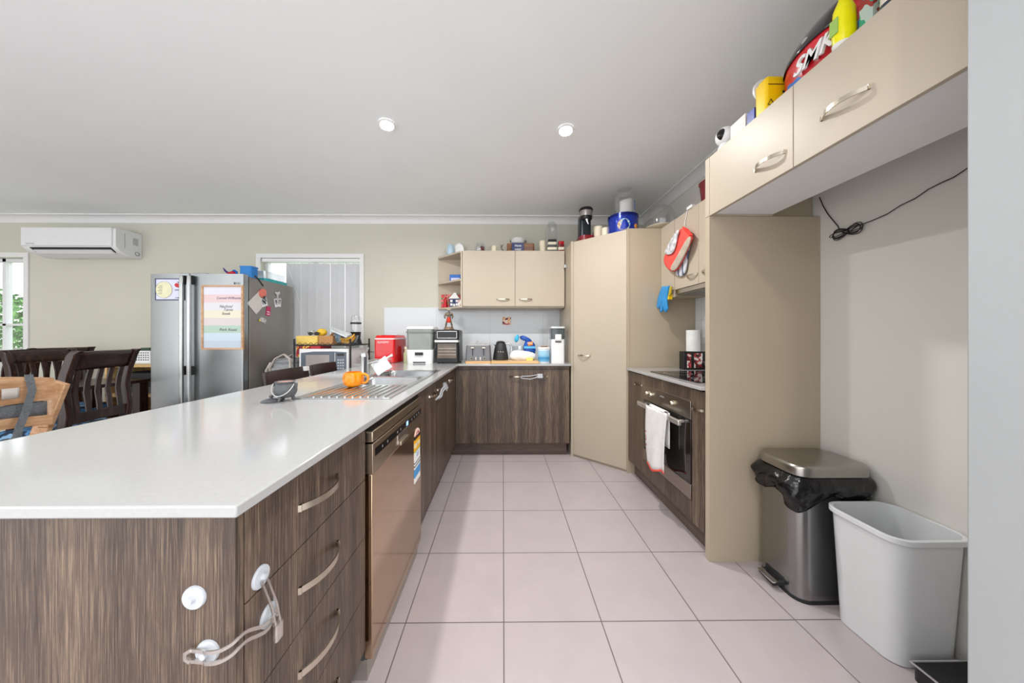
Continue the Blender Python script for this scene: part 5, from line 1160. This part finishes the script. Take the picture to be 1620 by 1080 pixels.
# ================================================================== FRIDGE RECESS
mb = MB(); P = []
P += [atX(u, v, 1.642) for u, v in ((1297, 312), (1303, 326), (1310, 338), (1318, 348), (1326, 357), (1329, 364))]
t = thing('black_cable', 'thin black cable looped in a bundle on the fridge recess wall', 'cable', tuple(atX(1340, 365, 1.642)))
obj('falling_end', MB().tube([p+Vector((-.002, 0, 0)) for p in P], .0022, 6), blackm, t)
random.seed(3)
for k in range(5):
    c = atX(1340+random.uniform(-2, 2), 366, 1.63); L = random.uniform(.055, .085); q = []
    for i in range(40):
        a = 2*math.pi*i/40; q.append((c.x+random.uniform(-.001, .001)+k*.002-.004, c.y-L*math.cos(a)*(1 if k % 2 else -1), c.z+(.012+.006*k)*math.sin(a)*(.3+abs(math.cos(a)))+.10*0+.15*(-L*math.cos(a))*(-1 if k % 2 else 1)*.3))
    obj('cable_loop', MB().tube(q, .0018, 6, True), blackm, t)
obj('cable_tie', MB().tube([(1.63+.014*math.cos(R(a)), atX(1338, 366, 1.63).y, atX(1338, 366, 1.63).z+.010*math.sin(R(a))) for a in range(0, 360, 30)], .004, 6, True), blackm, t)
obj('rising_end', MB().tube([atX(u, v, 1.642)+Vector((-.002, 0, 0)) for u, v in ((1345, 366), (1357, 357), (1380, 349), (1405, 338), (1425, 325), (1450, 313), (1470, 299), (1490, 289), (1510, 280), (1536, 263))]+[Vector((1.645, .66, atX(1536, 263, 1.642).z+.06))], .0022, 6), blackm, t)
tag(obj('power_socket', MB().box(XR-.010, XR-.0005, .95, 1.06, 1.88, 1.95), mat('socket_grey', 'B4B0AA', .5), bevel=.003), 'pale wall socket high in the fridge recess', 'socket')
# steel pedal bin
t = thing('pedal_bin', 'brushed steel pedal bin with a black bag showing under its lid', 'bin', (1.455, 1.432, 0))
bst = mat('bin_steel', '9C9C9C', .24, 1, var=.04, scale=10, stretch=(1, 1, .15))
L_('bin_body', MB().rbox(-.165, .165, -.11, .115, .012, .54, .055, 1.0, 10), bst, t)
L_('base_ring', MB().rbox(-.167, .167, -.112, .117, 0, .014, .056, 1, 10), blackm, t)
L_('lid', MB().rbox(-.172, .172, -.118, .122, .555, .600, .06, 1.0, 10, ztop_r=.016), mat('lid_steel', 'A9A6A0', .28, 1, var=.04, scale=14), t)
L_('pedal', MB().tube([(-.165, .05, .035), (-.20, .05, .03), (-.205, -.03, .028), (-.165, -.03, .035)], 0, flat=(.014, .02)), blackm, t, bevel=.002)
L_('pedal_plate', MB().rbox(-.215, -.185, -.035, .055, .034, .040, .006), chrome, t)
L_('pedal_recess', MB().rbox(-.168, -.160, -.04, .06, .016, .06, .003), blackm, t)
bagm = mat('bin_bag', '0E0E10', .22, var=.1, bump=.9, bscale=22, spec=.6)
def bagf(u, v):
    a = 2*math.pi*u; drop = .10+.035*math.sin(a*2+.6)+.03*math.sin(a*5+1)+.04*max(0, math.sin(a*1+2.2)); z = .556-drop*v-.002
    ex = .012+.035*math.sin(math.pi*min(1, v*1.15))+.03*v*(.6+.4*math.sin(a*3+1))+.008*math.sin(a*17+v*9)*v
    c, s = math.cos(a), math.sin(a); p = 5.0; rr = 1/((abs(c)**p+abs(s)**p)**(1/p))
    return ((.158+ex*.9)*c*rr, (.105+ex*(.4 if s < 0 else .5))*s*rr, z)
L_('bag_skirt', MB().grid(bagf, 96, 12), bagm, t, solid=.002)
# white waste basket
t = thing('waste_basket', 'open white plastic waste basket in front of the pedal bin', 'bin', (1.50, 1.168, 0))
def basket(mb, dz=0):
    def ring(z, hx, hy, r):
        a = []
        for (qx, qy, a0) in ((1, 1, 0), (-1, 1, 90), (-1, -1, 180), (1, -1, 270)):
            for i in range(9):
                q = R(a0+90*i/8); a.append((qx*(hx-r)+r*math.cos(q), qy*(hy-r)+r*math.sin(q), z))
        return a
    mb.loft([ring(.0, .112, .098, .045), ring(.004, .117, .103, .048), ring(.445, .133, .122, .055), ring(.445, .143, .131, .06), ring(.462, .143, .131, .06), ring(.464, .140, .128, .058), ring(.462, .131, .119, .052), ring(.02, .113, .099, .044)], cap=False)
    mb.f([mb.v(p) for p in ring(.02, .113, .099, .044)]); mb.f([mb.v(p) for p in ring(0, .112, .098, .045)][::-1])
    return mb
L_('basket_body', basket(MB()), mat('bin_white', 'D4D6D8', .35, var=.01, subs=.0), t, ang=30)
t = thing('floor_tray', 'low black tray with a chrome rim at the foot of the white basket', 'tray', (1.50, .99, 0)); L_('tray', MB().rbox(-.10, .12, -.04, .05, 0, .05, .02), black, t); L_('chrome_rim', MB().tube([(-.10, -.04, .052), (-.10, .05, .052), (.12, .05, .052), (.12, -.04, .052)], .004, 8, True), chrome, t)
# ================================================================== CHILD LOCKS
lw_ = mat('lock_white', 'BCC0C6', .3); cp2 = glassmat('strap_clear', 'E6E2DC', .2, .42)
def smoothp(P, n=6):
    P = [Vector(p) for p in P]; out = []
    for i in range(len(P)-1):
        a, b, c, d = P[max(i-1, 0)], P[i], P[i+1], P[min(i+2, len(P)-1)]
        for k in range(n):
            t = k/n; out.append(.5*((2*b)+(c-a)*t+(2*a-5*b+4*c-d)*t*t+(3*b-a-3*c+d)*t**3))
    return out+[P[-1]]
def disc(c, n, r=.02, part=None, nm='pad'):
    ax = 'y' if abs(n[1]) > .5 else 'x'; s = -1 if n[0]+n[1] < 0 else 1
    mb = MB().lathe([(r, 0), (r, s*.003), (r*.93, s*.005), (r*.3, s*.0055), (r*.25, s*.012), (.001, s*.013)], c, 32, True, ax)
    return obj(nm, mb, lw_, part)
p = at(309, 943.5, .53); t = thing('cupboard_lock_pad', 'lone round white lock pad on the end panel', 'lock pad', tuple(p)); disc(p, (0, -1, 0), .0195, t)
p = at(330, 1029, .53); q = atX(424, 972, XF)
t = thing('cupboard_lock', 'clear strap child lock bent around the corner from end panel to drawer', 'child lock', tuple(p))
disc(p, (0, -1, 0), .0195, t); disc(q, (1, 0, 0), .021, t)
z0 = p.z
mid = []
def arcpts(dz):
    A = Vector((p.x-.022, .522, p.z+dz)); 
    pts = [A, Vector((p.x, .520, p.z+dz)), Vector((XF-.035, .515, p.z+dz+.003)), Vector((XF-.012, .512, p.z+dz+.008)), Vector((XF+.004, .520, p.z+dz+.012)), Vector((XF+.012, .54, p.z+dz*.9+.015)), Vector((XF+.012, q.y-.02, q.z+dz*.7-.006)), Vector((XF+.011, q.y+.012, q.z+dz*.6))]
    return pts
for dz in (.009, -.009): obj('strap_band', MB().tube(smoothp(arcpts(dz)), 0, flat=(.006, .0025)), cp2, t)
obj('strap_end', MB().tube([(p.x-.022, .5215, p.z+.010), (p.x-.030, .5215, p.z+.005), (p.x-.030, .5215, p.z-.005), (p.x-.022, .5215, p.z-.010)], 0, flat=(.004, .006), up=(0, 1, 0)), cp2, t)
q1 = atX(411, 912, XF); q2 = atX(428, 1000, XF)
t = thing('cupboard_lock', 'clear strap child lock joining the top and second drawers', 'child lock', tuple(q1))
disc(q1, (1, 0, 0), .02, t); obj('latch', MB().rbox(XF+.010, XF+.020, q2.y-.010, q2.y+.010, q2.z-.012, q2.z+.02, .004), cp2, t)
for dy in (-.006, .006): obj('strap_band', MB().tube([(XF+.008, q1.y+dy, q1.z-.005), (XF+.017, (q1.y+q2.y)/2+dy, (q1.z+q2.z)/2), (XF+.016, q2.y+dy, q2.z+.01)], 0, flat=(.0025, .004), up=(1, 0, 0)), cp2, t)
# locks on the sink doors and back doors
t = thing('cupboard_lock', 'white strap lock linking the two sink cupboard handles', 'child lock', (XF+.03, 2.1, .79))
obj('strap', MB().tube([(XF+.036, 1.95, .765), (XF+.045, 2.02, .775), (XF+.04, 2.10, .80), (XF+.045, 2.18, .815), (XF+.036, 2.22, .80)], .006, 8), lw_, t)
obj('strap', MB().tube([(XF+.036, 2.03, .755), (XF+.045, 2.08, .76), (XF+.04, 2.14, .78), (XF+.045, 2.19, .79)], .005, 8), lw_, t)
obj('buckle', MB().rbox(XF+.03, XF+.05, 2.19, 2.24, .785, .83, .006), lw_, t)
p = atX(706.5, 613, XF); t = thing('cupboard_lock_pad', 'round white lock pad near the inner corner cupboard', 'lock pad', tuple(p)); disc(p, (1, 0, 0), .03, t)
p = atX(711, 603, XF); t = thing('cupboard_lock_pad', 'tiny white lock catch above the round pad in the inner corner', 'lock pad', tuple(p)); disc(p, (1, 0, 0), .014, t)
t = thing('cupboard_lock', 'white strap lock looped between the two back cupboard handles', 'child lock', (.24, YF-.03, .78))
a_, b2 = at(826, 597, YF-.035), at(852, 596, YF-.035)
obj('strap', MB().tube([a_+Vector((0, 0, .012)), (a_+b2)/2+Vector((0, -.004, .012)), b2+Vector((0, 0, .022))], .004, 8), lw_, t)
obj('strap', MB().tube([a_+Vector((0, 0, -.008)), (a_+b2)/2+Vector((0, -.004, -.018)), b2+Vector((0, 0, .0))], .004, 8), lw_, t)
obj('strap_end', MB().tube([a_+Vector((0, 0, .012)), a_+Vector((-.012, 0, .002)), a_+Vector((0, 0, -.008))], .005, 8), lw_, t)
obj('buckle', MB().rbox(b2.x-.01, b2.x+.04, YF-.045, YF-.025, b2.z-.01, b2.z+.03, .005), lw_, t)
for (u, v, lab) in ((890, 421, 'small white lock stub on the pantry side post'),):
    p = at(u, v, 3.2); t = thing('cupboard_lock_pad', lab, 'lock pad', (.662, 3.2, p.z)); obj('stub', MB().rbox(.640, .6615, 3.19, 3.22, p.z-.015, p.z+.015, .004), lw_, t)
